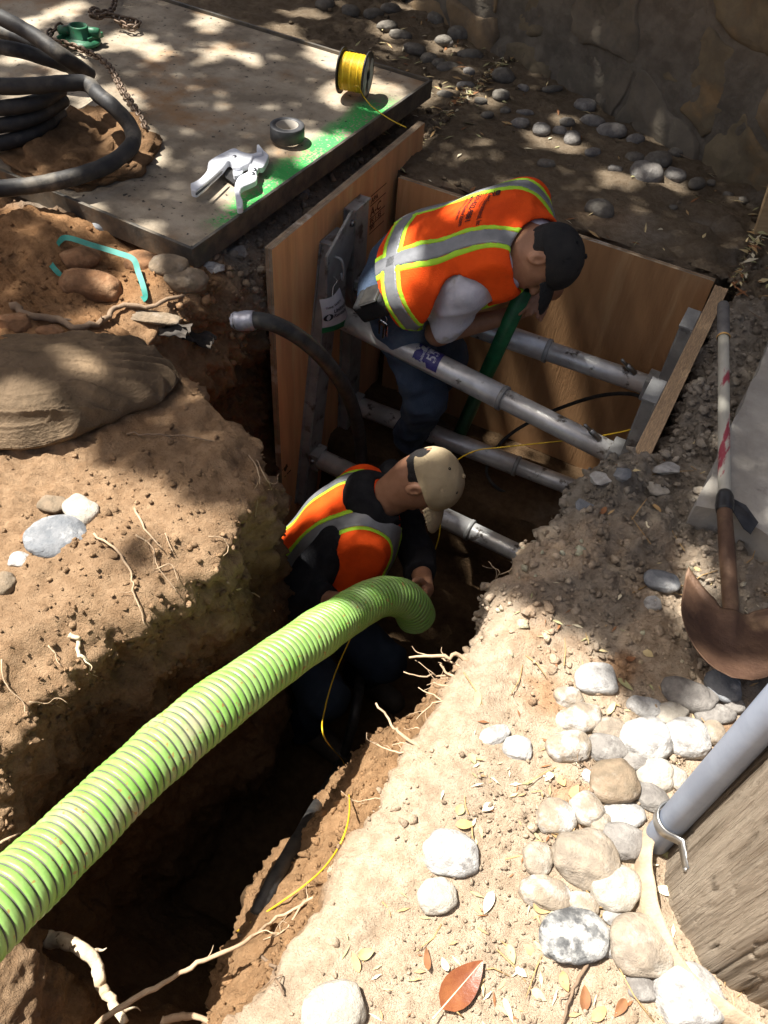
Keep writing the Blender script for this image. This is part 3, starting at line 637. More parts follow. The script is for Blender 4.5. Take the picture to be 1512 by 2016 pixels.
# ------------------------------------------------------------ spool of yellow wire
yel = mat('yellow_wire', (.80, .55, .03), (.72, .45, .02), 30, .4)
blk = mat('black_plastic', (.015, .014, .013), (.03, .028, .025), 30, .45)
lab = mat('worn_label', (.50, .50, .48), (.34, .34, .32), 30, .8, c3=(.12, .12, .11), s3=60, t3=(.62, .66))
sc_ = at(697, 186, SZ + .003); sax = _n([.95, .22, 0]); SR = .083
spool = empty('wire_spool', sc_, 'black spool wound with bright yellow wire on the corner of the lid', 'wire spool')
ctr = sc_ + [0, 0, SR]; SW = .052
for s in (-1, 1):
    V, F = latheVF([(.018, -.002), (SR - .004, -.002), (SR, -.003), (SR, .003), (SR - .004, .002), (.018, .002), (.018, -.002)], 48, sax, ctr + sax * s * SW)
    fl = mesh('flange', V, F, blk, spool); fix_normals(fl)
    q = Vector((0, 0, 1)).rotation_difference(Vector(sax)); aa = np.linspace(0, 2 * np.pi, 40, endpoint=False)
    for lo in (0.3, 3.4):
        aa = np.linspace(lo, lo + 2.3, 22); ro = .070 + .004 * np.sin(aa * 9); P2 = [(x * math.cos(y), x * math.sin(y)) for x, y in zip(ro, aa)] + [(.026 * math.cos(y), .026 * math.sin(y)) for y in aa[::-1]]
        V, F = prismVF(P2, .0012); V[:, 2] += .0024; V = V * [1, 1, s]; V = np.array([q @ Vector(v) for v in V]) + ctr + sax * s * SW
        o_ = mesh('paper_label', V, F, lab, fl, smooth=False); fix_normals(o_)
V, F = latheVF([(.016, -SW), (.045, -SW), (.045, SW), (.016, SW), (.016, -SW)], 32, sax, ctr); mesh('core', V, F, blk, spool)
q = Vector((0, 0, 1)).rotation_difference(Vector(sax)); P3 = []
for lay, (r_, tw) in enumerate(((.0625, 27), (.066, 24))):
    tt = np.linspace(0, tw, tw * 30); x_ = (-1) ** lay * (-SW + .005 + (2 * SW - .010) * tt / tw) + .0012 * np.sin(tt * .9 + lay)
    P3 += [np.array(q @ Vector(((r_ + .0012 * math.sin(u * 1.7)) * math.cos(2 * np.pi * u), (r_ + .0012 * math.sin(u * 1.7)) * math.sin(2 * np.pi * u), x))) + ctr for u, x in zip(tt, x_)]
V, F = tubeVF(np.array(P3), .0021, 6); mesh('wire_winding', V, F, yel, spool)
tube('wire_end', [ctr + np.array(q @ Vector((.066 * math.cos(1.0), -.066, .02))) * 1.0] + [at(*p) for p in ((706, 170, SZ + .09), (716, 190, SZ + .045), (735, 212, SZ + .02), (770, 236, SZ + .01), (800, 251, SZ + .005))], .0022, yel, spool, 6, 6)

# ------------------------------------------------------------ roll of duct tape
tp = mat('grey_duct_tape', (.045, .045, .047), (.065, .065, .065), 40, .5, bump=.1, bscale=90)
tb = at(566, 272, SZ + .003)
roll = empty('tape_roll', tb, 'grey roll of duct tape lying flat on the lid', 'tape roll')
V, F = latheVF([(.0415, 0), (.061, 0), (.063, .002), (.063, .048), (.061, .05), (.0415, .05), (.0415, 0)], 56, None, tb); mesh('tape_winding', V, F, tp, roll)
V, F = latheVF([(.038, .001), (.0413, .001), (.0413, .049), (.038, .049), (.038, .001)], 48, None, tb); mesh('cardboard_core', V, F, mat('cardboard', (.30, .27, .23), rough=.9), roll)

# ------------------------------------------------------------ white pipe cutter
whp = mat('white_enamel', (.74, .75, .78), (.66, .67, .70), 26, .35, bump=.05, bscale=50)
stl = mat('bright_steel', (.5, .5, .5), rough=.25, metal=1.0)
cut = empty('pipe_cutter', at(455, 360, SZ), 'white ratchet pipe cutter with open handles on the lid', 'pipe cutter')
def plate(name, outline, z, h, m, bev, n=5):
    P = [at(x, y, z)[:2] for x, y in outline]; P = smoothpath([(*p, 0) for p in P + [P[0]]], n)[:-1, :2]
    V, F = prismVF(P, h, bev); V[:, 2] += z; o = mesh(name, V, F, m, cut, smooth=False); return fix_normals(o)
def zc(*a): return [(340 + x / 6.3, 260 + y / 6.3) for x, y in a]
plate('handle_body', zc((232, 715), (235, 790), (290, 810), (330, 790), (450, 680), (620, 520), (680, 440), (720, 435), (750, 470), (755, 515), (830, 515), (900, 480), (945, 460), (985, 420), (1010, 375), (1090, 360), (1125, 340), (1115, 312), (1060, 322), (1000, 345), (930, 340), (850, 315), (800, 285), (760, 280), (720, 290), (650, 325), (560, 370), (480, 420), (450, 450), (440, 500), (430, 560), (360, 640), (290, 690)), SZ + .014, .024, whp, .003, 2)
plate('grip_groove_shade', zc((285, 760), (300, 785), (450, 660), (610, 510), (595, 495), (440, 640)), SZ + .0385, .0012, blk, 0, 2)  # flat black strip paints the shade inside the grip's slot
plate('jaw_plate', zc((1048, 225), (1075, 220), (1130, 290), (1190, 345), (1185, 390), (1140, 480), (1110, 505), (1060, 500), (1000, 452), (985, 425), (1010, 380), (1085, 362), (1133, 340), (1118, 300), (1055, 312), (1045, 290)), SZ + .010, .020, whp, .002, 2)
plate('lower_handle', zc((958, 465), (1010, 453), (1060, 480), (1065, 510), (1040, 560), (1048, 605), (1035, 665), (930, 715), (850, 760), (845, 850), (870, 900), (875, 990), (840, 1010), (800, 1000), (790, 900), (775, 800), (780, 700), (830, 610), (930, 560), (945, 510)), SZ + .016, .020, whp, .003, 2)
plate('stop_block', zc((752, 522), (870, 522), (858, 572), (800, 597), (755, 585)), SZ + .006, .018, whp, .002, 2)
plate('blade', zc((640, 480), (740, 450), (765, 560), (900, 520), (940, 560), (800, 660), (700, 610), (640, 560)), SZ + .002, .006, blk, .001, 3)  # blade, made larger and black to paint the dark gaps between the parts
for x, y in ((462, 309), (501, 334), (498, 342)):
    c = at(x, y, SZ + .0375); cyl('rivet', c, c + [0, 0, .004], .0075, stl, cut, 14, .0015)

# ------------------------------------------------------------ rusty chain
rust = mat('rusty_chain_steel', (.13, .085, .055), (.20, .15, .11), 30, .55, .6, bump=.3, bscale=90)
def linkVF():
    tt = np.linspace(0, 2 * np.pi, 22, endpoint=False); L, Wd = .0135, .0095
    P = np.c_[np.sign(np.cos(tt)) * L * (np.abs(np.cos(tt)) > .15) * .55 + Wd * np.cos(tt), Wd * np.sin(tt) * 1.15, tt * 0]; P = np.r_[P, P[:1]]
    return tubeVF(P, .0046, 8, False)
LV, LF = linkVF()
def chain(path, label, zoff=.008):
    C = smoothpath([at(x, y, SZ + z) for x, y, z in path], 16); sg = np.r_[0, np.cumsum(np.linalg.norm(np.diff(C, axis=0), axis=1))]
    s = np.arange(0, sg[-1], .0245); C = np.stack([np.interp(s, sg, C[:, k]) for k in range(3)], 1); T = np.gradient(C, axis=0)
    e = empty('chain', C[0], label, 'chain'); me = None
    for i, (c, t_) in enumerate(zip(C, T)):
        t_ = _n(t_); rl = (.5 if i % 2 else -1.05) + random.uniform(-.25, .25); y = np.cross([0, 0, 1.0], t_); y = _n(y); z = np.cross(t_, y)
        R = np.stack([t_, y * math.cos(rl) + z * math.sin(rl), -y * math.sin(rl) + z * math.cos(rl)], 1)
        if me is None:
            o = mesh('link', LV, LF, rust, e); me = o.data
        else:
            o = bpy.data.objects.new('link', me); COL.objects.link(o); o.parent = e; o.matrix_parent_inverse = e.matrix_basis.inverted()
        m4 = Matrix([list(r_) for r_ in R]).to_4x4(); m4.translation = Vector(c + [0, 0, .010]); o.matrix_basis = m4
    return e
chain(((118, 58, .03), (97, 73, .015), (108, 86, .012), (135, 92, .01), (170, 106, .01), (200, 122, .01), (222, 145, .01), (240, 180, .01), (262, 212, .01), (277, 238, .01), (288, 258, .01)), 'rusty chain curving from the green fitting towards the slab edge')
chain(((232, -20, .01), (222, 22, .01), (205, 30, .02), (182, 24, .03), (186, 38, .03), (215, 35, .02), (245, 42, .01), (272, 48, .01), (262, 60, .01), (240, 52, .012), (228, 46, .02)), 'rusty chain bunched in a heap behind the green fitting')

# ------------------------------------------------------------ green cast fitting
grn = mat('green_enamel', (.03, .17, .075), (.02, .10, .05), 18, .45, bump=.15, bscale=60, c3=(.08, .06, .04), s3=30, t3=(.62, .7))
fb = at(160, 82, SZ + .002); fit = empty('green_fitting', fb, 'green cast metal fitting with raised cup, wrapped by chain', 'pipe fitting')
V, F = latheVF([(0, 0), (.085, 0), (.088, .004), (.085, .012), (.06, .018), (.045, .022), (.043, .06), (.041, .064), (.034, .064), (.033, .03), (0, .028)], 40, None, fb); V[:, 1] += (V[:, 1] - fb[1]) * -.15
fix_normals(mesh('cup_and_flange', V, F, grn, fit))
for s in (-1, 1):
    d = _n(CR * [1, 1, 0]) * s; cyl('side_lug', fb + d * .035 + [0, 0, .042], fb + d * .085 + [0, 0, .038], .019, grn, fit, 20, .005)
    V, F = boxVF(.012, .09, .02, .003, fb + d * .062 + [0, 0, .02]); mesh('rib', V, F, grn, fit, smooth=False)

# ------------------------------------------------------------ black ribbed riser and the loop of black pipe round it
hdpe = mat('black_polythene', (.02, .02, .021), (.045, .041, .036), 16, .6, bump=.12, bscale=60, c3=(.16, .14, .11), s3=7, t3=(.52, .72))
coil = empty('pipe_coil', at(60, 330, SZ), 'scuffed coil of stiff black plastic pipe at the top left corner', 'pipe coil')
for r_, pp in ((.026, ((-170, 166, .36), (-40, 170, .36), (60, 169, .36), (135, 163, .36), (172, 166, .35), (195, 188, .34), (228, 215, .32), (258, 252, .27), (258, 288, .24), (205, 328, .22), (110, 357, .21), (0, 371, .21), (-140, 372, .22))),
               (.026, ((176, 148, .30), (120, 108, .40), (60, 66, .44), (0, 34, .46), (-70, 0, .46))), (.025, ((165, 140, .24), (110, 122, .30), (40, 100, .34), (-50, 84, .36))), (.025, ((150, 140, .22), (90, 100, .28), (30, 72, .32), (-50, 45, .34))),
               (.025, ((-90, 214, .30), (10, 212, .30), (75, 200, .30), (120, 176, .30))), (.025, ((-90, 250, .25), (5, 246, .25), (75, 228, .25), (125, 196, .25))), (.025, ((-90, 288, .20), (0, 282, .20), (70, 260, .20), (120, 222, .20)))):
    tube('pipe_turn', pts(*pp), r_, hdpe, coil, 18, 12, jitter=.06)
# soil spilt on the lid inside the coil
bv, bf = ico(5); hc_ = at(165, 290, SZ); P = bv * [.25, .28, .04]; P = P + bv * (.03 * fbm(bv * 2, 2, 5, 3) + .018 * (.5 - worley(bv, 9, 4)))[:, None]
P = P[:, 0:1] * _n(CR * [1, 1, 0]) + P[:, 1:2] * np.array([-_n(CR * [1, 1, 0])[1], _n(CR * [1, 1, 0])[0], 0]) + P[:, 2:3] * np.array([0, 0, 1.0]) + hc_
hp_ = mesh('soil_heap', P, bf, soil); tagit(hp_, 'spilt brown soil heaped on the lid inside the pipe coil', 'soil heap')
ca = hp_.data.color_attributes.new('soil', 'FLOAT_COLOR', 'POINT'); ca.data.foreach_set('color', np.tile(np.array([.26, .155, .08, 1], np.float32), len(P)))

# ------------------------------------------------------------ rental tag hanging on the left rail
TX = XA + .13
c4 = [at_x(*p, TX) for p in ((629, 590), (668, 566), (688, 637), (636, 658))]
def tagmap(P2, lift=0.0):
    u, v = P2[:, 0:1], P2[:, 1:2]      # u to the right, v down, 0..1
    p = (1 - u) * (1 - v) * c4[0] + u * (1 - v) * c4[1] + u * v * c4[2] + (1 - u) * v * c4[3]
    return p + np.array([1.0, -.25, 0]) * (lift + .010 * np.sin(u * 3.0) + .006 * np.sin(v * 4)) + np.array([0, 0, 1.0]) * -.008 * (np.abs(u - .5) < 9) * np.sin(np.clip(u, 0, 1) * np.pi) * (1 - v)
gu, gv_ = np.meshgrid(np.linspace(0, 1, 14), np.linspace(0, 1, 18), indexing='ij'); P2 = np.c_[gu.ravel(), gv_.ravel()]
ii = np.arange(14 * 18).reshape(14, 18); Fg = np.stack([ii[:-1, :-1], ii[1:, :-1], ii[1:, 1:], ii[:-1, 1:]], -1).reshape(-1, 4)
tw = mat('tag_card', (.56, .55, .58), (.48, .47, .50), 14, .6); tg = mat('tag_green', (.02, .16, .055), rough=.6); ti = mat('tag_ink', (.012, .012, .02), rough=.6); tdk = mat('tag_dark_ink', (.006, .06, .02), rough=.6)
Vt = np.concatenate([tagmap(P2), tagmap(P2, -.0012)]); nb = 14 * 18
tagf = [tuple(f) for f in Fg.tolist()] + [tuple(f + nb)[::-1] for f in Fg]
fmi = [1 if P2[list(f)][:, 1].mean() > .80 else 0 for f in Fg.tolist()] * 2
tago = empty('rental_tag', c4[0], 'white and green paper rental tag hanging on the left rail', 'tag')
fix_normals(mesh('tag_card', Vt, tagf, None, tago, mats=[tw, tg], fm=fmi))
def tagtext(s, size, u0, v0, m, bold=True, sh=0.0, wide=1.0):
    V, F = text2d(s, size, bold, sh); return (tagmap(np.c_[u0 + V[:, 0] * wide, v0 - V[:, 1] * .72], .0016), F)
V, F = join([tagtext('THINK', .105, .14, .27, ti), tagtext('SAFETY', .105, .50, .25, ti), tagtext('United', .20, .40, .43, ti, True, .25), tagtext('Rentals', .19, .38, .56, ti, True, .25)])
mesh('tag_lettering', V, F, ti, tago, smooth=False)
aa = np.linspace(0, 2 * np.pi, 30, endpoint=False); ro = np.c_[.20 + .175 * np.cos(aa) + .03 * np.sin(aa) * -1, .52 + .10 * np.sin(aa)]; ri = np.c_[.20 + .07 * np.cos(aa) - .02 * np.sin(aa), .52 + .085 * np.sin(aa) * (1 - .25 * np.abs(np.cos(aa)))]
V = np.concatenate([tagmap(ro, .0016), tagmap(ri, .0016)]); mesh('tag_emblem', V, [(i, (i + 1) % 30, 30 + (i + 1) % 30, 30 + i) for i in range(30)], ti, tago, smooth=False)
V, F = join([tagtext('READY TO', .115, .22, .90, tdk), tagtext('RENT', .115, .38, .985, tdk)]); mesh('tag_lettering', V, F, tdk, tago, smooth=False)
tube('tag_wire', [tagmap(np.array([[.5, .05]]))[0], at_x(656, 566, TX), at_x(664, 553, TX), at_x(657, 545, TX - .01)], .0014, gal, tago, 6, 6)

# ------------------------------------------------------------ hoses, pipes, cables and wires in and by the pit
bh = empty('water_hose', at(470, 632, .05), 'stiff black hose with a taped silver end bending over the left sheet', 'hose')
hpth = pts((462, 632, .075), (500, 630, .085), (545, 640, .07), (600, 672, .0), (650, 722, -.13), (685, 778, -.33), (705, 842, -.6), (712, 905, -.9), (715, 960, -1.2))
tube('hose_tube', hpth, .025, black_rub, bh, 20, 10)
tapem = mat('silver_tape', (.42, .42, .46), (.30, .30, .34), 30, .38, .5, bump=.5, bscale=50)
a0, a1 = np.array(hpth[0]), np.array(hpth[1]); dd = _n(a0 - a1)
bv, bf = ico(3); q = Vector((1, 0, 0)).rotation_difference(Vector(dd)); Vb = bv * [.016, .028, .028]; Vb = Vb + bv * (np.abs(fbm(bv, 3.2, 4, 9)))[:, None] * -.010
mesh('taped_end', np.array([q @ Vector(v) for v in Vb]) + a0, bf, tapem, bh)
tube('tape_wrap', [a0 + dd * -.002, a0 - dd * .03, a0 - dd * .06], [.0265, .0285, .0275], tapem, bh, 20, 3, jitter=.15)
gp = mat('green_pipe', (.02, .16, .06), (.015, .10, .04), 12, .4)
V, F = latheVF([(.024, 0), (.029, 0), (.029, 1), (.024, 1), (.024, 0)], 28); pa, pb = at(1036, 562, .05), at(893, 880, -1.05); L = np.linalg.norm(pa - pb)
V = V * [1, 1, L]; q = Vector((0, 0, 1)).rotation_difference(Vector(pa - pb)); V = np.array([q @ Vector(v) for v in V]) + pb
tagit(fix_normals(mesh('sewer_pipe', V, F, gp)), 'dark green plastic pipe standing in the pit below the dark-capped worker', 'pipe')
tagit(tube('black_cable', pts((1282, 790, -.37), (1235, 775, -.41), (1160, 784, -.53), (1060, 822, -.74), (990, 868, -.88), (958, 925, -.98), (985, 965, -1.05), (1040, 980, -1.1)), .0075, black_rub, None, 10, 10), 'thin black hydraulic cable arching across the brown end sheet', 'cable')
tagit(tube('yellow_wire', pts((1256, 842, -.2), (1215, 852, -.26), (1150, 863, -.33), (1060, 873, -.40), (985, 881, -.44), (935, 888, -.47), (890, 915, -.55), (872, 960, -.6), (868, 1020, -.66), (862, 1065, -.74), (840, 1120, -.85), (800, 1180, -1.0)), .0023, yel, None, 6, 8), 'thin yellow wire stretched from the right rail past the tan cap', 'wire')
tagit(tube('yellow_wire', [at_x(1366, 657, XB - .047), at_x(1353, 682, XB - .05), at_x(1335, 722, XB - .05), at_x(1317, 762, XB - .05)], .0028, yel, None, 6, 4), 'short bright yellow wire tied upright against the right rail', 'wire')
def on(px, py, off=.006):
    p, n_ = hit(px, py); return p + _n(CAM - p) * off
def relaxed(Q, k=3):
    Q = np.array(Q, float)
    for _ in range(k): Q[1:-1] = .25 * Q[:-2] + .5 * Q[1:-1] + .25 * Q[2:]
    return list(Q)
lo_w = relaxed([on(676, 1500, .16), on(688, 1550, .10), on(691, 1600, .06), on(680, 1655, .045), on(645, 1706, .03), on(600, 1745, .024), on(555, 1775, .02), on(510, 1805, .018), on(465, 1835, .016)], 1)
tagit(tube('yellow_wire', pts((700, 1235, -.75), (662, 1320, -.75), (640, 1395, -.65), (638, 1450, -.54)) + lo_w, .0021, yel, None, 6, 8), 'yellow wire curving down onto the lit ledge of the trench', 'wire')
lo_p = relaxed([on(x, y, .045) for x, y in ((672, 1500), (640, 1570), (605, 1622), (570, 1680), (535, 1740), (505, 1795))], 3); lo_p[-1] = lo_p[-1] - np.array([0, 0, .03])
tagit(tube('muddy_pipe', pts((715, 1290, -1.3), (700, 1400, -1.12)) + lo_p, .019, black_rub, None, 14, 8, jitter=.05), 'muddy black pipe lying along the foot of the trench ledge', 'pipe')

# ------------------------------------------------------------ shovel
shov = empty('shovel', at(1430, 1290, .02), 'round-point shovel with rusty blade and worn whitish handle on the right bank', 'shovel')
rst = mat('rusty_blade', (.085, .045, .028), (.15, .085, .05), 9, .55, .25, bump=.4, bscale=60, c3=(.34, .22, .12), s3=5, t3=(.52, .72))
tipw = at(1440, 1336, .10); colw = at(1426, 1000, .10); topw = at(1424, 600, .15)
ax = _n(colw - at(1432, 1260, .06)); BL, BW = .26, .124
B0 = at(1432, 1235, .075)       # heart of the blade
side = _n(np.cross(ax, [0, 0, 1.0])); upv = np.cross(side, ax)
ax = _n(at(1434, 1190, .035) - tipw); side = _n(np.cross(ax, [0, 0, 1.0])); upv = np.cross(side, ax)
nu, nv = 41, 41; uu, vv = np.meshgrid(np.linspace(-1, 1, nu), np.linspace(0, 1, nv), indexing='ij')
def halfw(v): return BW * np.where(v < .55, np.sqrt(np.clip(1 - ((.55 - v) / .55) ** 2.1, 0, 1)), 1 - .05 * (v - .55) / .45)
top_ = 1 - .18 * (1 - np.abs(uu) ** 1.6) * 0
X2 = uu * halfw(vv); Yv = vv * BL * (.75 + .25 * np.abs(uu) ** 1.3)
dish = .045 * (np.abs(X2) / BW) ** 2 + .020 * (vv - .35) ** 2 * 2 - .018 * np.exp(-(X2 / .022) ** 2) * sstep(.35, .9, vv) * -1 + .012 * sstep(.93, 1.0, vv) * sstep(.2, .4, np.abs(uu))
Vt_ = tipw + X2[..., None] * side + Yv[..., None] * ax + dish[..., None] * upv
Vb_ = Vt_ - upv * .0024; ii = np.arange(nu * nv).reshape(nu, nv); Fg = np.stack([ii[:-1, :-1], ii[1:, :-1], ii[1:, 1:], ii[:-1, 1:]], -1).reshape(-1, 4)
bord = np.concatenate([ii[:, 0], ii[-1, 1:], ii[-2::-1, -1], ii[0, -2:0:-1]]); nb = nu * nv
F = [tuple(f) for f in Fg.tolist()] + [tuple(f + nb)[::-1] for f in Fg] + [(bord[k], bord[(k + 1) % len(bord)], bord[(k + 1) % len(bord)] + nb, bord[k] + nb) for k in range(len(bord))]
fix_normals(mesh('blade', np.concatenate([Vt_.reshape(-1, 3), Vb_.reshape(-1, 3)]), F, rst, shov))
sock0 = tipw + ax * BL * .74 + upv * .012; sock1 = (tipw + ax * BL * .8 + upv * .012) * .45 + colw * .55
tube('socket', [tipw + ax * BL * .42 + upv * .002, sock0, sock1, (sock1 + colw) / 2, colw], [.004, .018, .0195, .0185, .0185], rst, shov, 24, 8)
hdl = mat('worn_handle_paint', (.50, .48, .40), (.38, .36, .30), 14, .55, bump=.2, bscale=60, c3=(.32, .05, .07), s3=11, t3=(.56, .62), stretch=(1.6, .3, 1))
hd = _n(topw - colw); gripa = colw + hd * (np.linalg.norm(topw - colw) - .155)
tube('handle', [colw - hd * .02, colw + hd * .3, gripa], .0155, hdl, shov, 24, 6)
tube('grip', [gripa, gripa + hd * .004, gripa + hd * .03, topw - hd * .01, topw], [.0165, .0185, .0182, .0178, .012], mat('grey_grip', (.10, .095, .09), (.16, .15, .14), 20, .7), shov, 24, 4)
V, F = latheVF([(.0182, 0), (.0195, .003), (.0182, .006)], 28, hd, gripa - hd * .004); mesh('grip_ring', V, F, mat('orange_ring', (.5, .28, .08), rough=.6), shov)
tpb = mat('black_tape', (.02, .02, .021), (.04, .04, .04), 30, .3, bump=.2, bscale=60)
tube('tape_wrap', [colw - hd * .012, colw + hd * .008, colw + hd * .035, colw + hd * .05], [.0195, .0225, .0215, .0175], tpb, shov, 24, 4, jitter=.08)
fl = [colw + hd * .04 + side * .02, colw + hd * .035 + side * .055 - upv * .004, colw + hd * .0 + side * .088 - upv * .012, colw - hd * .04 + side * .070 - upv * .016, colw - hd * .035 + side * .05 - upv * .01, colw - hd * .0 + side * .02]
g8 = np.array(fl); V = np.concatenate([g8, g8 - upv * .0015]); F = [(0, 1, 2, 5), (2, 3, 4, 5), (11, 8, 7, 6), (11, 10, 9, 8)] + [(i, (i + 1) % 6, 6 + (i + 1) % 6, 6 + i) for i in range(6)]
fix_normals(mesh('tape_flap', V, F, tpb, shov, smooth=False))

# ------------------------------------------------------------ teal ribbon
teal = mat('teal_ribbon', (.03, .27, .21), (.02, .20, .16), 20, .55)
def ribbon(P, w_, par=None, name='strip'):
    C = smoothpath(P, 8); T, U, W = frames(C); d = np.cross(T, CB[None] + .35 * np.sin(np.linspace(0, 5, len(C)))[:, None] * CR); d = np.array([_n(x) for x in d]); nn_ = np.cross(T, d)
    V = np.concatenate([C - d * w_, C + d * w_, C + d * w_ + nn_ * .0012, C - d * w_ + nn_ * .0012]); n_ = len(C)
    F = [(i * n_ + j, i * n_ + j + 1, ((i + 1) % 4) * n_ + j + 1, ((i + 1) % 4) * n_ + j) for i in range(4) for j in range(n_ - 1)] + [(0, n_, 2 * n_, 3 * n_), (n_ - 1, 2 * n_ - 1, 3 * n_ - 1, 4 * n_ - 1)]
    return planed(fix_normals(mesh(name, V, F, teal, par)))
rb = ribbon(pts((110, 489, .12), (118, 474, .16), (134, 468, .17), (180, 482, .17), (232, 498, .165), (262, 510, .16), (272, 535, .14), (283, 568, .12), (284, 588, .10), (262, 587, .09), (238, 584, .085)), .0085, None, 'ribbon')
tagit(rb, 'teal plastic ribbon looped over the orange stones on the left bank', 'ribbon')
rb = ribbon(pts((97, 516, .12), (108, 530, .115), (124, 547, .10)), .008, None, 'ribbon'); tagit(rb, 'short teal ribbon scrap, left of the looped ribbon', 'ribbon')
# ------------------------------------------------------------ cobbles and stones, one by one
def rock_mat(name, c1, c2, dust=None, td=(.5, .65), ds=14, sc=18): return mat(name, c1, c2, sc, .85, bump=.6, bscale=75, bump2=.5, c3=dust, s3=ds, t3=td, obj=True, spec=.2)
RM = dict(white=rock_mat('limed_cobble', (.50, .485, .455), (.33, .315, .29), (.22, .205, .19), (.50, .72), 34, 36), tan=rock_mat('tan_cobble', (.34, .28, .21), (.235, .195, .15), (.45, .41, .345), (.50, .8), 26, 34),
          brown=rock_mat('brown_cobble', (.26, .195, .13), (.18, .14, .095), (.36, .30, .235), (.52, .8), 26, 34), grey=rock_mat('grey_cobble', (.25, .23, .205), (.165, .15, .135), (.42, .40, .36), (.50, .8), 24, 34),
          slate=rock_mat('blue_grey_cobble', (.16, .17, .18), (.23, .235, .24), (.50, .49, .47), (.54, .74), 18, 30), mott=rock_mat('mottled_cobble', (.08, .08, .08), (.17, .17, .165), (.48, .47, .44), (.42, .62), 30, 40),
          cream=rock_mat('cream_cobble', (.46, .415, .345), (.34, .305, .25), (.53, .50, .45), (.50, .78), 24, 34), dusty=rock_mat('half_limed_cobble', (.32, .26, .19), (.24, .195, .145), (.50, .485, .455), (.42, .66), 20, 34),
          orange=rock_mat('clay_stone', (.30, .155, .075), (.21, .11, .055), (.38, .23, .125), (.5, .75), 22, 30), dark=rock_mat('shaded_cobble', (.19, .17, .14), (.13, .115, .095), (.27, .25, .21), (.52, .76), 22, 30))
def rock(px, py, wpx, hpx, kind, label, group=None, ang=0.0, sub=4, sink=.37, flat=.62, rough=.0, name='cobble', z=None, cat='stone', lumpy=1.0):
    c, n_ = hit(px, py) if z is None else (at(px, py, z), None)
    dep = depth_of(c); a = wpx * .53 * dep / FPX; b_ = hpx * .53 * dep / FPX
    ex = _n(CR * [1, 1, 0]); ey = np.array([-ex[1], ex[0], 0]); ca_, sa = math.cos(math.radians(ang)), math.sin(math.radians(ang))
    ux = ex * ca_ + ey * sa; uy = -ex * sa + ey * ca_
    h = min(a, b_) * flat
    V, F = ico(sub); sd = abs(hash((px, py))) % 9999 * .37
    d = V.copy(); pw = .86; d = np.sign(d) * np.abs(d) ** pw; d /= (np.abs(d) ** 2.35).sum(1)[:, None] ** (1 / 2.35)
    d = d * (1 + .018 * fbm(V + sd, 5, 4, 31)[:, None]) * (1 + (.17 * lumpy * vnoise(V + sd, 1.1, 3) + .07 * lumpy * vnoise(V + sd, 2.4, 5))[:, None])
    if rough:
        r_ = np.random.default_rng(int(px * 7 + py)); dr = r_.normal(size=(14, 3)); dr /= np.linalg.norm(dr, axis=1)[:, None]
        for q, of in zip(dr, r_.uniform(.62, .9, 14)): ex_ = np.clip(d @ q - of, 0, None); d = d - ex_[:, None] * q * rough
        d = d * (1 + .05 * rough * fbm(V + sd, 4, 3, 8)[:, None])
    if h > b_: h = b_
    W_ = d[:, 0:1] * a * ux + d[:, 1:2] * b_ * uy + d[:, 2:3] * np.array([0, 0, h])
    o = mesh(name, W_, F, RM[kind]); o.location = Vector(c + np.array([0, 0, h * (1 - 2 * sink)])); return tagit(o, label, cat, group)
G1 = 'river cobbles tipped beside the utility pole'
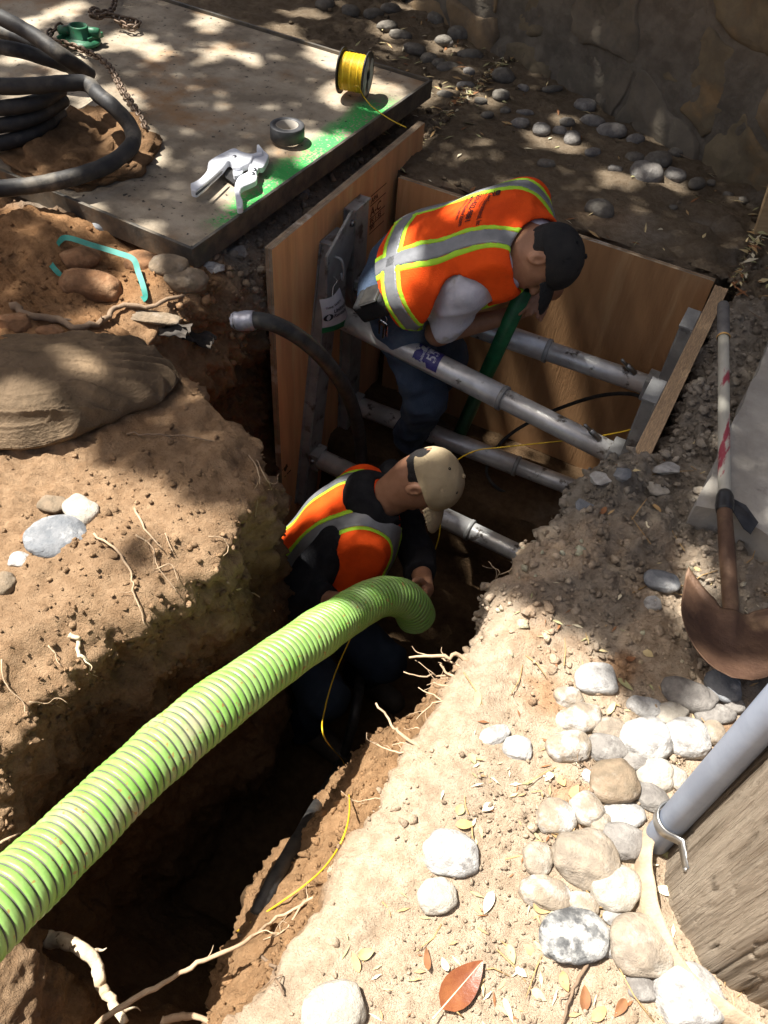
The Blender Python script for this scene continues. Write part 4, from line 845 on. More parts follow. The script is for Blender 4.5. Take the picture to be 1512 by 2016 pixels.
for r_ in (
 (1175, 1339, 80, 66, 'white', 'flat white limed cobble nearest the shovel tip, apart on the sand'), (1119, 1373, 52, 42, 'dusty', 'small half-limed stone with brown dirt, just below the flat white cobble', 8),
 (1139, 1416, 86, 56, 'dusty', 'white cobble smeared with brown dirt at the upper left of the heap', 20), (1119, 1472, 86, 62, 'dusty', 'limed cobble capped with brown soil at the left of the heap', 10),
 (1200, 1437, 74, 46, 'tan', 'smooth oval tan cobble lying above a larger grey one'), (1190, 1477, 78, 58, 'grey', 'grey cobble half buried under the oval tan one'),
 (1270, 1461, 102, 86, 'white', 'round speckled white cobble in the middle of the heap'), (1353, 1459, 88, 80, 'white', 'bright white cobble touching the conduit side of the heap'),
 (1267, 1394, 62, 46, 'white', 'small white cobble at the top of the heap'), (1321, 1404, 78, 42, 'cream', 'long pale tan cobble at the top of the heap', 12),
 (1357, 1372, 98, 66, 'grey', 'broad mud-grey cobble below the shovel blade', -12), (1422, 1354, 66, 66, 'slate', 'dark limed stone in the shade of the shovel blade'),
 (1410, 1409, 78, 36, 'grey', 'thin flat grey stone close under the conduit', 5), (1402, 1446, 46, 46, 'dusty', 'small limed stone tucked beside the conduit'), (1445, 1390, 40, 34, 'grey', 'small grey stone right under the shovel blade edge'),
 (1206, 1544, 94, 92, 'brown', 'smooth round brown cobble at the centre of the heap'), (1288, 1529, 78, 64, 'cream', 'cream cobble right of the smooth brown one'), (1283, 1573, 52, 68, 'grey', 'upright grey-brown cobble leaning below the cream one', 60),
 (1094, 1609, 72, 70, 'dusty', 'rough grey and white stone at the left end of the heap', 0), (1155, 1597, 62, 62, 'dusty', 'pointed white and tan stone below the smooth brown cobble', 40), (1180, 1622, 46, 38, 'tan', 'small rough tan stone wedged between bigger cobbles'),
 (1228, 1607, 80, 52, 'white', 'white stone showing between brown and grey cobbles'), (1222, 1660, 70, 88, 'grey', 'dark grey oval cobble against the foot of the conduit', 80), (1150, 1692, 108, 116, 'tan', 'largest tan cobble in the heap, pinkish and round', 60),
 (1058, 1692, 56, 60, 'tan', 'small round tan cobble lying left of the largest one'), (1210, 1752, 92, 86, 'cream', 'pale cream cobble below the largest tan one', 45), (1075, 1760, 98, 62, 'dusty', 'flat limed stone half buried left of the cream cobble', -15),
 (1147, 1781, 62, 42, 'dusty', 'small brown and white stone above the black-mottled cobble', -30), (1210, 1806, 42, 27, 'white', 'little white pebble below the cream cobble'), (1128, 1844, 126, 96, 'mott', 'black and white mottled cobble near the bottom', 15),
 (1190, 1856, 48, 98, 'white', 'long pale stone tucked behind the mottled cobble', 75), (1265, 1866, 106, 126, 'tan', 'big khaki cobble beside the split shell of the pole', 100), (1265, 1948, 66, 46, 'grey', 'small grey-brown stone below the khaki cobble', -10),
 (1353, 1968, 108, 140, 'white', 'large white cobble cut by the bottom edge', 105), (1330, 1533, 42, 50, 'cream', 'small cream stone pressed against the conduit'), (1165, 1530, 40, 30, 'white', 'little white stone left of the smooth brown cobble'),
 (1250, 1500, 60, 34, 'grey', 'grey stone peeping out under the speckled white cobble')):
    rock(*r_[:6], G1, *(r_[6:7] or (0,)))
G2 = 'single stones lying on the banks'
for r_ in ((885, 1682, 102, 82, 'white', 'grey-speckled white stone alone on the sand', -10), (859, 1767, 66, 76, 'cream', 'smooth tan egg-shaped stone below the speckled white one', 100), (655, 1992, 116, 96, 'cream', 'half-buried pale stone at the bottom edge', 20),
           (1017, 1476, 46, 56, 'white', 'plain white flat stone left of the heap', 80), (975, 1448, 66, 34, 'white', 'knobbly bone-white fragment on the sand', 25), (1300, 1148, 68, 44, 'slate', 'flat blue-grey stone in the shade by the shovel blade', -10),
           (1487, 1062, 66, 60, 'grey', 'angular grey block below the concrete pad', -20), (1428, 1035, 46, 60, 'grey', 'angular grey block behind the shovel socket', 60), (1283, 1190, 34, 30, 'white', 'small pale lump beside the flat blue-grey stone'),
           (115, 1066, 112, 92, 'slate', 'big smooth blue-grey cobble on the left bank', 28), (158, 1006, 74, 52, 'cream', 'smooth tan cobble touching the big blue-grey one', -40), (103, 994, 40, 54, 'brown', 'brown cobble behind the tan and blue-grey pair', 75),
           (38, 1105, 38, 34, 'white', 'rough chalky lump left of the big blue-grey cobble'), (8, 1152, 44, 50, 'brown', 'brown stone cut by the left edge of the picture'), (58, 1062, 34, 30, 'orange', 'small clay-brown pebble beside the chalky lump')):
    rock(*r_[:6], G2, *(r_[6:7] or (0,)))
G3 = 'clay-covered stones on the left mound'
for r_ in ((178, 566, 130, 80, 'orange', 'large orange clay-covered stone inside the teal ribbon', -12, .4), (160, 514, 76, 56, 'orange', 'rounded orange stone behind the largest clay-covered one', 15, .4), (370, 556, 84, 62, 'brown', 'smooth brown stone with a band, next to the end of the root', 10, .0),
           (335, 528, 74, 54, 'brown', 'brown stone behind the banded one', -10, .1), (285, 522, 56, 76, 'orange', 'rusty brown stone right of the ribbon', 70, .4), (206, 445, 68, 92, 'slate', 'upright chunk of grey broken concrete at the lid corner', 70, 1.0),
           (28, 640, 70, 54, 'orange', 'blocky clay clod at the left edge above the sack', 10, 1.0), (96, 658, 56, 44, 'orange', 'angular clay clod right of the blocky one', -10, 1.0), (48, 692, 62, 36, 'orange', 'smooth orange stone half buried on the sack', 0, .2),
           (300, 628, 110, 40, 'brown', 'flat brown slab-like stone under the crooked root', -12, .7), (197, 150, 42, 24, 'tan', 'small tan stone against the chain'), (590, 380, 44, 34, 'slate', 'grey chunk in the gap beside the lid', 0, 1.0), (610, 420, 40, 30, 'brown', 'brown lump in the gap beside the lid', 0, .8),
           (470, 500, 40, 34, 'grey', 'grey lump below the corner of the lid', 0, 1.0), (420, 530, 46, 34, 'white', 'chalky lump below the corner of the lid', 0, 1.0), (1185, 945, 56, 44, 'white', 'chalky white lump at the brink of the pit', 0, 1.0), (1225, 935, 40, 34, 'slate', 'grey lump at the brink, next to the chalky one', 0, 1.0),
           (1310, 925, 60, 34, 'white', 'pale crumbling lump between panel and shovel handle', 10, 1.0), (1290, 965, 50, 34, 'cream', 'cream crumbling lump below the pale one', 0, 1.0), (1150, 1000, 44, 34, 'slate', 'blue-grey chunk on the dappled brink', 0, 1.0)):
    rock(*r_[:6], G3, r_[6] if len(r_) > 6 else 0, rough=r_[7] if len(r_) > 7 else 0, name='stone')
ORD = ['first', 'second', 'third', 'fourth', 'fifth', 'sixth', 'seventh', 'eighth', 'ninth', 'tenth', 'eleventh', 'twelfth', 'thirteenth', 'fourteenth', 'fifteenth', 'sixteenth', 'seventeenth', 'eighteenth', 'nineteenth', 'twentieth']
Fz = ((320, 350, 100, 90), (310, 435, 80, 60), (410, 400, 60, 40), (545, 405, 110, 40), (690, 480, 95, 70), (400, 560, 80, 60), (420, 510, 80, 35), (490, 590, 80, 70), (575, 595, 60, 60), (630, 630, 70, 100), (610, 555, 70, 50), (725, 550, 105, 65), (810, 600, 130, 90), (915, 630, 90, 60), (720, 690, 80, 50),
      (910, 715, 80, 60), (1015, 730, 140, 100), (965, 790, 130, 130), (1095, 795, 95, 85), (825, 765, 70, 45), (515, 740, 80, 50), (1190, 830, 80, 60), (1100, 690, 70, 50), (150, 390, 80, 50), (60, 430, 80, 50), (165, 330, 60, 50), (30, 290, 60, 50), (150, 250, 90, 50), (70, 200, 50, 50), (1255, 825, 40, 35), (870, 490, 60, 50), (1085, 935, 40, 30), (1400, 905, 50, 40), (220, 460, 60, 40), (250, 520, 60, 40), (330, 500, 50, 40), (1330, 880, 50, 36))
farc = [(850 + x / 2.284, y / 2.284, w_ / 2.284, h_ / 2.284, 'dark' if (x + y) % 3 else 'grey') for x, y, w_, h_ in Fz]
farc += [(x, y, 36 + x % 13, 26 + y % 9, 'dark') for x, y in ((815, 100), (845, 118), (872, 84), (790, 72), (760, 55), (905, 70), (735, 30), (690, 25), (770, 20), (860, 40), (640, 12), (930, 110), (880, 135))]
zones_ = {}
for f_ in sorted(farc): zones_.setdefault((0 if f_[0] < 960 else 1 if f_[0] < 1130 else 2 if f_[0] < 1260 else 3, f_[4]), []).append(f_)
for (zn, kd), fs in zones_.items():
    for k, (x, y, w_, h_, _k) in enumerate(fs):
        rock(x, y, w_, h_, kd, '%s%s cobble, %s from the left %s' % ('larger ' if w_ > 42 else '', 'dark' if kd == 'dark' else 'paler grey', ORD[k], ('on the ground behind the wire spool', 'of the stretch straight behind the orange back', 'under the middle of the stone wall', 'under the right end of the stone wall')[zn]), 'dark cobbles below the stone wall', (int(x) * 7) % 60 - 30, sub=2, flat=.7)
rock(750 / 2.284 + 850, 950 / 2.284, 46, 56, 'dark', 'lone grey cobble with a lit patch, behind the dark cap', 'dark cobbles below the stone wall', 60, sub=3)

# ------------------------------------------------------------ dusty sack slumped on the left bank
sackm = mat('dusty_sack_cloth', (.17, .12, .075), (.10, .072, .046), 5, .95, bump=.5, bscale=160, c3=(.27, .19, .115), s3=3, t3=(.52, .75), spec=.1)
c0_, _ = hit(95, 788); V, F = ico(7); ex = _n(CR * [1, 1, 0]); ey = np.array([-ex[1], ex[0], 0]); d = np.sign(V) * np.abs(V) ** .92
x_, y_ = V[:, 0], V[:, 1]; top_ = sstep(-.15, .2, V[:, 2])
wx = np.c_[x_ + .25 * vnoise(V, 1.8, 5), y_ + .18 * vnoise(V, 1.8, 6) + .35 * x_ ** 2, 0 * x_]
def folds(fx, fy, sd_, pw): return (1 - np.clip(np.abs(vnoise(wx * [fx, fy, 1], 1.0, sd_)) / .55, 0, 1)) ** pw
hgt = .066 * d[:, 2] * (1 + .30 * vnoise(V, 1.1, 4))
hgt += top_ * (.020 * folds(.8, 2.2, 41, 2.0) + .006 * folds(1.6, 6, 43, 2.0) + .002 * folds(3.0, 11, 45, 1.6) - .010)
hgt += top_ * .016 * np.clip(x_ - .2, 0, 1) * np.sin(np.arctan2(y_, x_) * 26 + 3 * vnoise(V, 2, 9)) * sstep(.35, .85, np.hypot(x_, y_))
hgt += .0018 * fbm(V, 40, 2, 3)
rim_ = 1 + .12 * vnoise(V * [1, 1, .2], 1.6, 14) + .05 * vnoise(V * [1, 1, .2], 5, 15)
P = (d[:, 0:1] * .285 * ex + d[:, 1:2] * .20 * ey) * rim_[:, None] + hgt[:, None] * np.array([0, 0, 1.0]); P += (ex * .04 + ey * .09) * np.clip(V[:, 0:1], 0, 1)
P[:, 2] -= .07 * np.clip(np.linalg.norm(V[:, :2], axis=1) - .6, 0, 1)
sk = mesh('sack', P, F, sackm); sk.location = Vector(c0_ + np.array([-.03, .0, .030])); tagit(sk, 'dusty brown cloth sack slumped on the left bank', 'sack')
scrap = mat('dark_sheet', (.035, .03, .026), (.08, .065, .05), 14, .8, bump=.3, bscale=60)
for (px, py, w_, h_, lb) in ((375, 668, .075, .022, 'crumpled dark plastic scrap below the crooked root'), (318, 648, .085, .028, 'dusty grey fabric flap under the crooked root')):
    c_, _ = hit(px, py); gx, gy = np.meshgrid(np.linspace(-1, 1, 26), np.linspace(-1, 1, 16), indexing='ij'); q = np.stack([gx, gy, 0 * gx + px], -1)
    zz_ = .010 + .016 * fbm(q * [1, 2.2, 1], 1.6, 3, 5); Pt = c_ + gx[..., None] * w_ * ex * (1 + .1 * gy[..., None]) + gy[..., None] * h_ * ey + (gx[..., None] * -.2 * w_ * ey) + zz_[..., None] * np.array([0, 0, 1.0])
    ii = np.arange(26 * 16).reshape(26, 16); Fg = np.stack([ii[:-1, :-1], ii[1:, :-1], ii[1:, 1:], ii[:-1, 1:]], -1).reshape(-1, 4); Vt_ = np.concatenate([Pt.reshape(-1, 3), Pt.reshape(-1, 3) - [0, 0, .003]])
    o = mesh('fabric_scrap', Vt_, np.concatenate([Fg, (Fg + 416)[:, ::-1]]), scrap); tagit(o, lb, 'fabric scrap')

# ------------------------------------------------------------ roots
rootm = mat('pale_root', (.52, .38, .24), (.36, .25, .155), 18, .85, bump=.4, bscale=60); rootd = mat('brown_root', (.27, .185, .115), (.19, .13, .085), 14, .9, bump=.5, bscale=50); rootw = mat('peeled_root', (.72, .60, .42), (.50, .38, .24), 22, .8, bump=.5, bscale=50, c3=(.20, .13, .08), s3=30, t3=(.6, .66))
def root(P, r, label, m=rootm, branches=0, group='roots poking out of the trench walls', seed=0, jit=.006, sides=7):
    rg = np.random.default_rng(seed + len(P)); C_ = smoothpath(P, 6); n_ = len(C_); C_ = C_ + fbm(C_, 40, 2, seed)[:, None] * jit * np.stack([fbm(C_ + k, 35, 2, seed + k) for k in range(3)], 1) * 1.6
    rr = r * np.linspace(1, .45, n_); V, F = tubeVF(C_, rr * (1 + .13 * fbm(C_, 45, 2, 3)), sides); parts = [(V, F)]
    for k in range(branches):
        i = int(rg.integers(n_ // 4, n_ - 2)); d = _n(C_[min(i + 2, n_ - 1)] - C_[i] + rg.normal(size=3) * .02); L = rg.uniform(.03, .08); Q = [C_[i]]
        for s in range(4): d = _n(d + rg.normal(size=3) * .45); Q.append(Q[-1] + d * L / 4)
        parts.append(tubeVF(smoothpath(Q, 3), np.linspace(rr[i] * .55, .0006, 13), 5))
    V, F = join(parts); o = mesh('root', V, F, m); return tagit(o, label, 'root', group)
def ow(*pp, off=.012): return [on(x, y, off) for x, y in pp]
LW = (((185, 1050), (240, 1092), (262, 1140), (266, 1168), (285, 1230)), ((265, 1000), (290, 1046), (320, 1080)), ((135, 1250), (156, 1262), (152, 1282), (170, 1300), (187, 1323)), ((270, 1052), (298, 1075), (305, 1095), (314, 1122), (350, 1163)), ((408, 1055), (438, 1060), (450, 1080), (440, 1095)),
      ((448, 1147), (500, 1170), (540, 1204)), ((0, 1300), (12, 1350), (44, 1380), (50, 1402)), ((57, 1382), (98, 1385), (120, 1392)), ((0, 1660), (20, 1650), (42, 1638)), ((490, 895), (512, 940), (505, 1000), (498, 1045)), ((312, 1120), (338, 1112), (352, 1150)), ((325, 1050), (338, 1075), (342, 1085)), ((95, 1270), (105, 1290), (120, 1310)), ((505, 905), (528, 950), (538, 960)))
LB = ('long thin root hanging down the left wall', 'straight pale root tip below the tan cobble', 'thick bright root stub sticking out of the dark left wall', 'forked thin root in the middle of the left wall', 'short curled rootlet near the top right of the left wall', 'root with pink tip reaching towards the hose', 'thin root trailing down at the left edge', 'short level rootlet above the hose at the left', 'root tip touching the hose at the left edge', 'hair-thin root hanging at the bank corner by the panel', 'branching rootlet beside the forked root', 'tiny rootlet above the forked root', 'thin dark rootlet left of the bright stub', 'rootlet curling over the bank corner')
LR = (.0032, .0032, .0065, .002, .0018, .003, .002, .0018, .0035, .0016, .0016, .0014, .0016, .0016)
for k, (pp, lb, r_) in enumerate(zip(LW, LB, LR)): root(ow(*pp), r_, lb, rootw if k == 2 else rootm, 2 if k in (0, 3, 9, 2) else (1 if k % 2 else 0), seed=k * 5)
RW = (((925, 1303, -.03), (872, 1291, -.03), (805, 1294, -.05)), ((920, 1318, -.05), (880, 1300, -.05), (870, 1296, -.06)), ((915, 1338, -.05), (878, 1325, -.05), (863, 1307, -.04)), ((915, 1332, -.06), (850, 1334, -.07), (797, 1322, -.08)), ((905, 1352, -.05), (870, 1349, -.06), (853, 1343, -.06)), ((870, 1378, -.07), (848, 1366, -.08), (823, 1356, -.09)), ((880, 1375, -.05), (845, 1392, -.07), (820, 1416, -.08)),
      ((835, 1475, -.03), (792, 1448, -.04), (770, 1420, -.05), (740, 1388, -.05)), ((815, 1482, -.05), (775, 1480, -.06), (727, 1461, -.07)), ((810, 1470, -.06), (790, 1462, -.06), (772, 1472, -.07)), ((1012, 1118, -.04), (985, 1130, -.05), (962, 1105, -.04)), ((830, 1440, -.06), (812, 1437, -.07), (795, 1434, -.08)), ((760, 1568, -.10), (720, 1575, -.14), (690, 1580, -.18)))
RL = ('thickest root jutting left from the right brink', 'short root above the tangle on the right brink', 'hooked root in the tangle on the right brink', 'long wispy root low in the tangle on the right brink', 'stubby root at the foot of the tangle', 'grey rootlet below the tangle', 'split rootlet pointing down below the tangle', 'straight pink-brown root jutting up over the dark trench', 'frayed root beside the straight pink-brown one', 'short frayed rootlet under the straight root', 'white branched rootlet at the brink beside the strut', 'hair root between the tangle and the straight root', 'thin root over the lit ledge')
for k, (pp, lb) in enumerate(zip(RW, RL)): root([at(*p) for p in pp], (.0055, .003, .004, .0028, .004, .0022, .002, .0045, .0026, .002, .0017, .0015, .0018)[k], lb, rootm, (2, 1, 1, 4, 2, 2, 3, 0, 3, 2, 3, 0, 1)[k], seed=100 + k * 3)
root([at(180, 2022, -.27), at(250, 1976, -.24), at(330, 1930, -.22), at(400, 1892, -.21), at(480, 1856, -.21), on(560, 1802, .02), on(622, 1764, .008)], .0062, 'long slender root crossing the bottom of the trench', rootm, 3, seed=300, sides=9)
root([at(80, 1856, -.36), at(124, 1851, -.33), at(165, 1872, -.30), at(188, 1900, -.30), at(198, 1935, -.31), at(218, 1968, -.31), at(246, 2012, -.31)], .018, 'thick pale peeled root lit in the lower left corner', rootw, 2, seed=310, sides=12, jit=.006)
root([at(315, 2012, -.30), at(360, 2000, -.30), at(400, 2004, -.30), at(440, 2018, -.3)], .009, 'arched root at the bottom edge of the trench', rootm, 0, seed=320)
root(ow((20, 604), (70, 622), (120, 632), (155, 645), (200, 632), (235, 603), (300, 603), (335, 588), (410, 580), off=.022), .0115, 'crooked brown root lying across the left mound', rootd, 2, 'roots lying on the banks', 330, .006, 10)
root(ow((250, 855), (330, 856), (420, 868), (470, 885), off=.006), .0028, 'thin root lying along the brink above the left wall', rootd, 2, 'roots lying on the banks', 340)
root(ow((470, 1840), (520, 1885), (545, 1930), (560, 1960), off=.006), .0045, 'dark forked root on the slope below the ledge', rootd, 3, 'roots lying on the banks', 350)
root(ow((600, 1770), (560, 1830), (520, 1850), off=.006), .0025, 'thin branching root on the slope below the ledge', rootm, 4, 'roots lying on the banks', 355)
root(ow((1190, 1838), (1160, 1890), (1125, 1960), (1105, 2015), off=.012), .0042, 'bare forked twig lying below the mottled cobble', rootd, 1, 'roots lying on the banks', 360)
root(ow((1165, 1560), (1168, 1530), (1150, 1500), off=.012), .005, 'short brown twig among the dead leaves in the heap', rootd, 1, 'roots lying on the banks', 365)

# ------------------------------------------------------------ leaves and litter
LM = [mat('leaf_%s' % n_, a, b_, 30, .7, bump=.2, bscale=60, spec=.25) for n_, a, b_ in (('tan', (.50, .33, .15), (.40, .25, .11)), ('straw', (.64, .52, .28), (.55, .43, .22)), ('brown', (.27, .12, .05), (.2, .09, .04)), ('greenish', (.40, .38, .19), (.33, .31, .15)), ('pale', (.68, .60, .42), (.58, .5, .34)))]
def leafVF(L, W_, curl, fold_):
    n1, n2 = 9, 5; u = np.linspace(0, 1, n1); w_ = W_ * np.sin(np.pi * u ** .8) ** .8 * (1 - .15 * u); v = np.linspace(-1, 1, n2); U_, V_ = np.meshgrid(u, v, indexing='ij')
    X = (U_ - .5) * L; Y = V_ * w_[:, None]; Z = curl * (U_ - .5) ** 2 * L * 2 + fold_ * np.abs(V_) * w_[:, None]; ii = np.arange(n1 * n2).reshape(n1, n2)
    return np.stack([X, Y, Z], -1).reshape(-1, 3), np.stack([ii[:-1, :-1], ii[1:, :-1], ii[1:, 1:], ii[:-1, 1:]], -1).reshape(-1, 4)
bl_m = mat('glossy_brown_leaf', (.17, .05, .02), (.24, .085, .03), 20, .35, bump=.15, bscale=60)
cL, _ = hit(908, 1942); V, F = leafVF(.108, .030, .12, .25); ang_ = math.radians(62); a_ = ang_ - math.atan2(CR[1], CR[0]) * 0
ux = _n(at(945, 1905, 0) - at(868, 1995, 0)); uy = np.array([-ux[1], ux[0], 0]); lf = empty('brown_leaf', cL, 'large glossy brown leaf lying on the sand at the bottom', 'leaf')
mesh('leaf_blade', cL + V[:, 0:1] * ux + V[:, 1:2] * uy + (V[:, 2:3] + .012) * np.array([0, 0, 1.0]), F, bl_m, lf)
tube('midrib', [cL + ux * t_ + np.array([0, 0, .0125 + .12 * (t_ / .125) ** 2 * .25]) for t_ in np.linspace(-.075, .05, 8)], np.linspace(.0016, .0006, 8), LM[4], lf, 6)
rg = np.random.default_rng(77)
spots_ = [(905, 1595), (915, 1625), (1230, 1350), (1200, 1400), (1105, 1540), (1130, 1560), (1175, 1335), (1080, 1530), (1110, 1640), (1100, 1650), (1040, 1870), (1005, 1880), (1025, 1915), (1110, 1935), (1150, 1965), (1220, 1985), (1000, 1990), (700, 1895), (720, 1880), (960, 1780), (1065, 1790), (1100, 1795), (930, 1495), (1130, 1690), (1320, 1690), (1305, 1755), (1060, 1960), (1180, 1995), (960, 1590), (940, 1380), (1240, 1300), (1275, 1290), (1372, 1125), (1380, 1180), (1185, 1010), (1290, 1000), (840, 1890), (875, 1900)]
cnt_ = {}
for i, (x, y) in enumerate(sorted(spots_)):
    mi = int(rg.integers(5)); c_, n_ = hit(x, y); V, F = leafVF(rg.uniform(.022, .045), rg.uniform(.006, .011), rg.uniform(-.3, .5), rg.uniform(0, .5)); th_ = rg.uniform(0, 6.28); ux = np.array([math.cos(th_), math.sin(th_), rg.uniform(-.15, .15)]); uy = np.array([-ux[1], ux[0], rg.uniform(-.2, .2)])
    o = mesh('fallen_leaf', V[:, 0:1] * ux + V[:, 1:2] * uy + V[:, 2:3] * np.array([0, 0, 1.0]), F, LM[mi]); o.location = Vector(c_ + [0, 0, .005]); zn = 'in the shade by the shovel' if y < 1320 else 'among the cobbles' if x > 1035 and y < 1760 else 'on the sand left of the heap' if y < 1800 else 'along the bottom edge'
    cnt_[(mi, zn)] = cnt_.get((mi, zn), 0) + 1; tagit(o, '%s dry leaf %s, %s such from the left' % (('tan', 'straw-yellow', 'dark brown', 'greenish', 'pale')[mi], zn, ORD[cnt_[(mi, zn)] - 1]), 'leaf', 'dry leaves on the right bank')
def litter(name, n, wfun, label, seed, L=(.012, .035), mats_=None):
    r = np.random.default_rng(seed); cand = np.where(near.reshape(-1))[0]; cand = r.choice(cand, 120000, False); w_ = np.clip(wfun(gv[cand], gn[cand]), 0, None); pick = r.choice(cand, n, p=w_ / w_.sum()); Vs, Fs, ms, o = [], [], [], 0
    for p in gv[pick]:
        l = r.uniform(*L); wd = l * r.uniform(.10, .3); th_ = r.uniform(0, 6.28); ux = np.array([math.cos(th_), math.sin(th_), r.uniform(-.3, .3)]); uy = np.array([-ux[1], ux[0], r.uniform(-.4, .4)]); up = np.array([0, 0, l * r.uniform(.02, .2)])
        c_ = p + [0, 0, .004]; Vs += [c_ - ux * l, c_ + uy * wd + up, c_ + ux * l, c_ - uy * wd + up * .5]; Fs.append((o, o + 1, o + 3)); Fs.append((o + 1, o + 2, o + 3)); o += 4; m_ = int(r.integers(5)); ms += [m_, m_]
    ob = mesh(name, np.array(Vs), np.array(Fs), None, mats=LM, fm=ms, smooth=False); tagit(ob, label, None, None, 'stuff')
litter('leaf_litter', 950, lambda p, n: (p[:, 2] > -.05) * sstep(-.2, .0, p[:, 0]) * (p[:, 0] < .9) * sstep(2.2, 1.2, p[:, 1]) * (p[:, 1] > .0) * (.1 + np.clip(vnoise(p, 5, 33) + .1, 0, 1) + .5 * sstep(.9, .5, p[:, 1])), 'dry leaf bits strewn over the sunlit right bank', 5, (.005, .016))
litter('leaf_litter', 1700, lambda p, n: (p[:, 2] > -.1) * sstep(2.7, 2.9, p[:, 1]) * (p[:, 1] < 4.3) * (np.abs(p[:, 0] + .7) < 1.4), 'dead leaf litter on the shaded ground below the wall', 6, (.01, .035))
def twigs(name, n, wfun, label, seed, m):
    r = np.random.default_rng(seed); cand = np.where(near.reshape(-1))[0]; cand = r.choice(cand, 120000, False); w_ = np.clip(wfun(gv[cand], gn[cand]), 0, None); pick = r.choice(cand, n, p=w_ / w_.sum()); parts = []
    for p in gv[pick]:
        l = r.uniform(.02, .12); th_ = r.uniform(0, 6.28); d = np.array([math.cos(th_), math.sin(th_), r.uniform(-.1, .2)]); q = p + [0, 0, .005]; parts.append(tubeVF([q - d * l / 2, q + r.normal(size=3) * .004, q + d * l / 2], [.0016, .0014, .0008], 4))
    V, F = join(parts); tagit(mesh(name, V, F, m), label, None, None, 'stuff')
twigs('twigs', 150, lambda p, n: (p[:, 2] > -.1) * sstep(2.6, 2.9, p[:, 1]) * (p[:, 1] < 4.2) * (np.abs(p[:, 0] + .7) < 1.4), 'thin dry twigs on the shaded ground below the wall', 8, rootd)
twigs('twigs', 130, lambda p, n: (p[:, 2] > -.05) * sstep(-.2, 0, p[:, 0]) * (p[:, 0] < .8) * (p[:, 1] > 0) * (p[:, 1] < 1.9), 'thin straw and twig bits on the right bank', 9, LM[0])
# ------------------------------------------------------------ implicit modelling for the two workers
def nets(f, lo, hi, h, relax=1):
    lo, hi = np.asarray(lo, float), np.asarray(hi, float); B = 8
    nbk = np.ceil((hi - lo) / h / B).astype(int) + 1; n = nbk * B
    cx = [lo[k] + (np.arange(nbk[k]) + .5) * B * h - h / 2 for k in range(3)]
    cc = np.stack(np.meshgrid(*cx, indexing='ij'), -1); cv = f(cc.reshape(-1, 3)).reshape(nbk)
    V = np.repeat(np.repeat(np.repeat(cv, B, 0), B, 1), B, 2).astype(np.float32)
    bi = np.argwhere(np.abs(cv) < B * h * 1.05 + .018)
    o = np.stack(np.meshgrid(*[np.arange(B)] * 3, indexing='ij'), -1).reshape(-1, 3)
    for c in range(0, len(bi), 600):
        I = (bi[c:c + 600, None] * B + o[None]).reshape(-1, 3); V[I[:, 0], I[:, 1], I[:, 2]] = f(lo + I * h)
    s = V < 0
    cr = sum(s[a:n[0] - 1 + a, b:n[1] - 1 + b, c:n[2] - 1 + c].astype(np.int8) for a in (0, 1) for b in (0, 1) for c in (0, 1))
    cell = (cr > 0) & (cr < 8); idx = np.full(cell.shape, -1, np.int64); idx[cell] = np.arange(cell.sum()); C = np.argwhere(cell)
    acc = np.zeros((len(C), 3)); cnt = np.zeros(len(C)); cor = [np.array(x) for x in np.ndindex(2, 2, 2)]
    for a in cor:
        for ax_ in range(3):
            if a[ax_]: continue
            b_ = a.copy(); b_[ax_] = 1; pa, pb = C + a, C + b_; va = V[tuple(pa.T)]; vb = V[tuple(pb.T)]; m = (va < 0) != (vb < 0)
            t = np.where(m, va / np.where(m, va - vb, 1), 0)[:, None]; acc += np.where(m[:, None], pa + t * (pb - pa), 0); cnt += m
    P = lo + acc / np.maximum(cnt, 1)[:, None] * h; F = []
    for ax_ in range(3):
        u, w_ = [k for k in range(3) if k != ax_]; sl0 = [slice(None)] * 3; sl1 = [slice(None)] * 3; sl0[ax_] = slice(0, -1); sl1[ax_] = slice(1, None)
        ch = s[tuple(sl0)] != s[tuple(sl1)]; E = np.argwhere(ch); E = E[(E[:, u] > 0) & (E[:, w_] > 0) & (E[:, u] < n[u] - 1) & (E[:, w_] < n[w_] - 1)]
        if not len(E): continue
        def at_(du, dw): Q = E.copy(); Q[:, u] -= du; Q[:, w_] -= dw; return idx[tuple(Q.T)]
        q = np.stack([at_(0, 0), at_(1, 0), at_(1, 1), at_(0, 1)], 1); q = q[(q >= 0).all(1)] if False else q
        inside = s[tuple(E.T)]; fl = inside ^ (ax_ == 1); q = np.where(fl[:, None], q, q[:, ::-1]); F.append(q)
    F = np.concatenate(F); F = F[(F >= 0).all(1)]
    for _ in range(relax):
        S = np.zeros_like(P); k = np.zeros(len(P))
        for a, b_ in ((0, 1), (1, 2), (2, 3), (3, 0)):
            np.add.at(S, F[:, a], P[F[:, b_]]); np.add.at(S, F[:, b_], P[F[:, a]]); np.add.at(k, F[:, a], 1); np.add.at(k, F[:, b_], 1)
        P = .5 * P + .5 * S / np.maximum(k, 1)[:, None]
    return P, F[:, ::-1]
def rc(p, a, b, ra, rb):
    a, b = np.asarray(a, float), np.asarray(b, float); ba = b - a; t = np.clip(((p - a) @ ba) / (ba @ ba + 1e-12), 0, 1)
    return np.linalg.norm(p - a - t[:, None] * ba, axis=1) - (ra + (rb - ra) * t)
def ell(p, c, r, R=None):
    q = p - np.asarray(c, float)
    if R is not None: q = q @ R
    r = np.asarray(r, float); k0 = np.linalg.norm(q / r, axis=1); k1 = np.linalg.norm(q / r ** 2, axis=1); return k0 * (k0 - 1) / (k1 + 1e-9)
def smin(a, b, k): h = np.clip(.5 + .5 * (b - a) / k, 0, 1); return b + (a - b) * h - k * h * (1 - h)
def smax(a, b, k): return -smin(-a, -b, k)
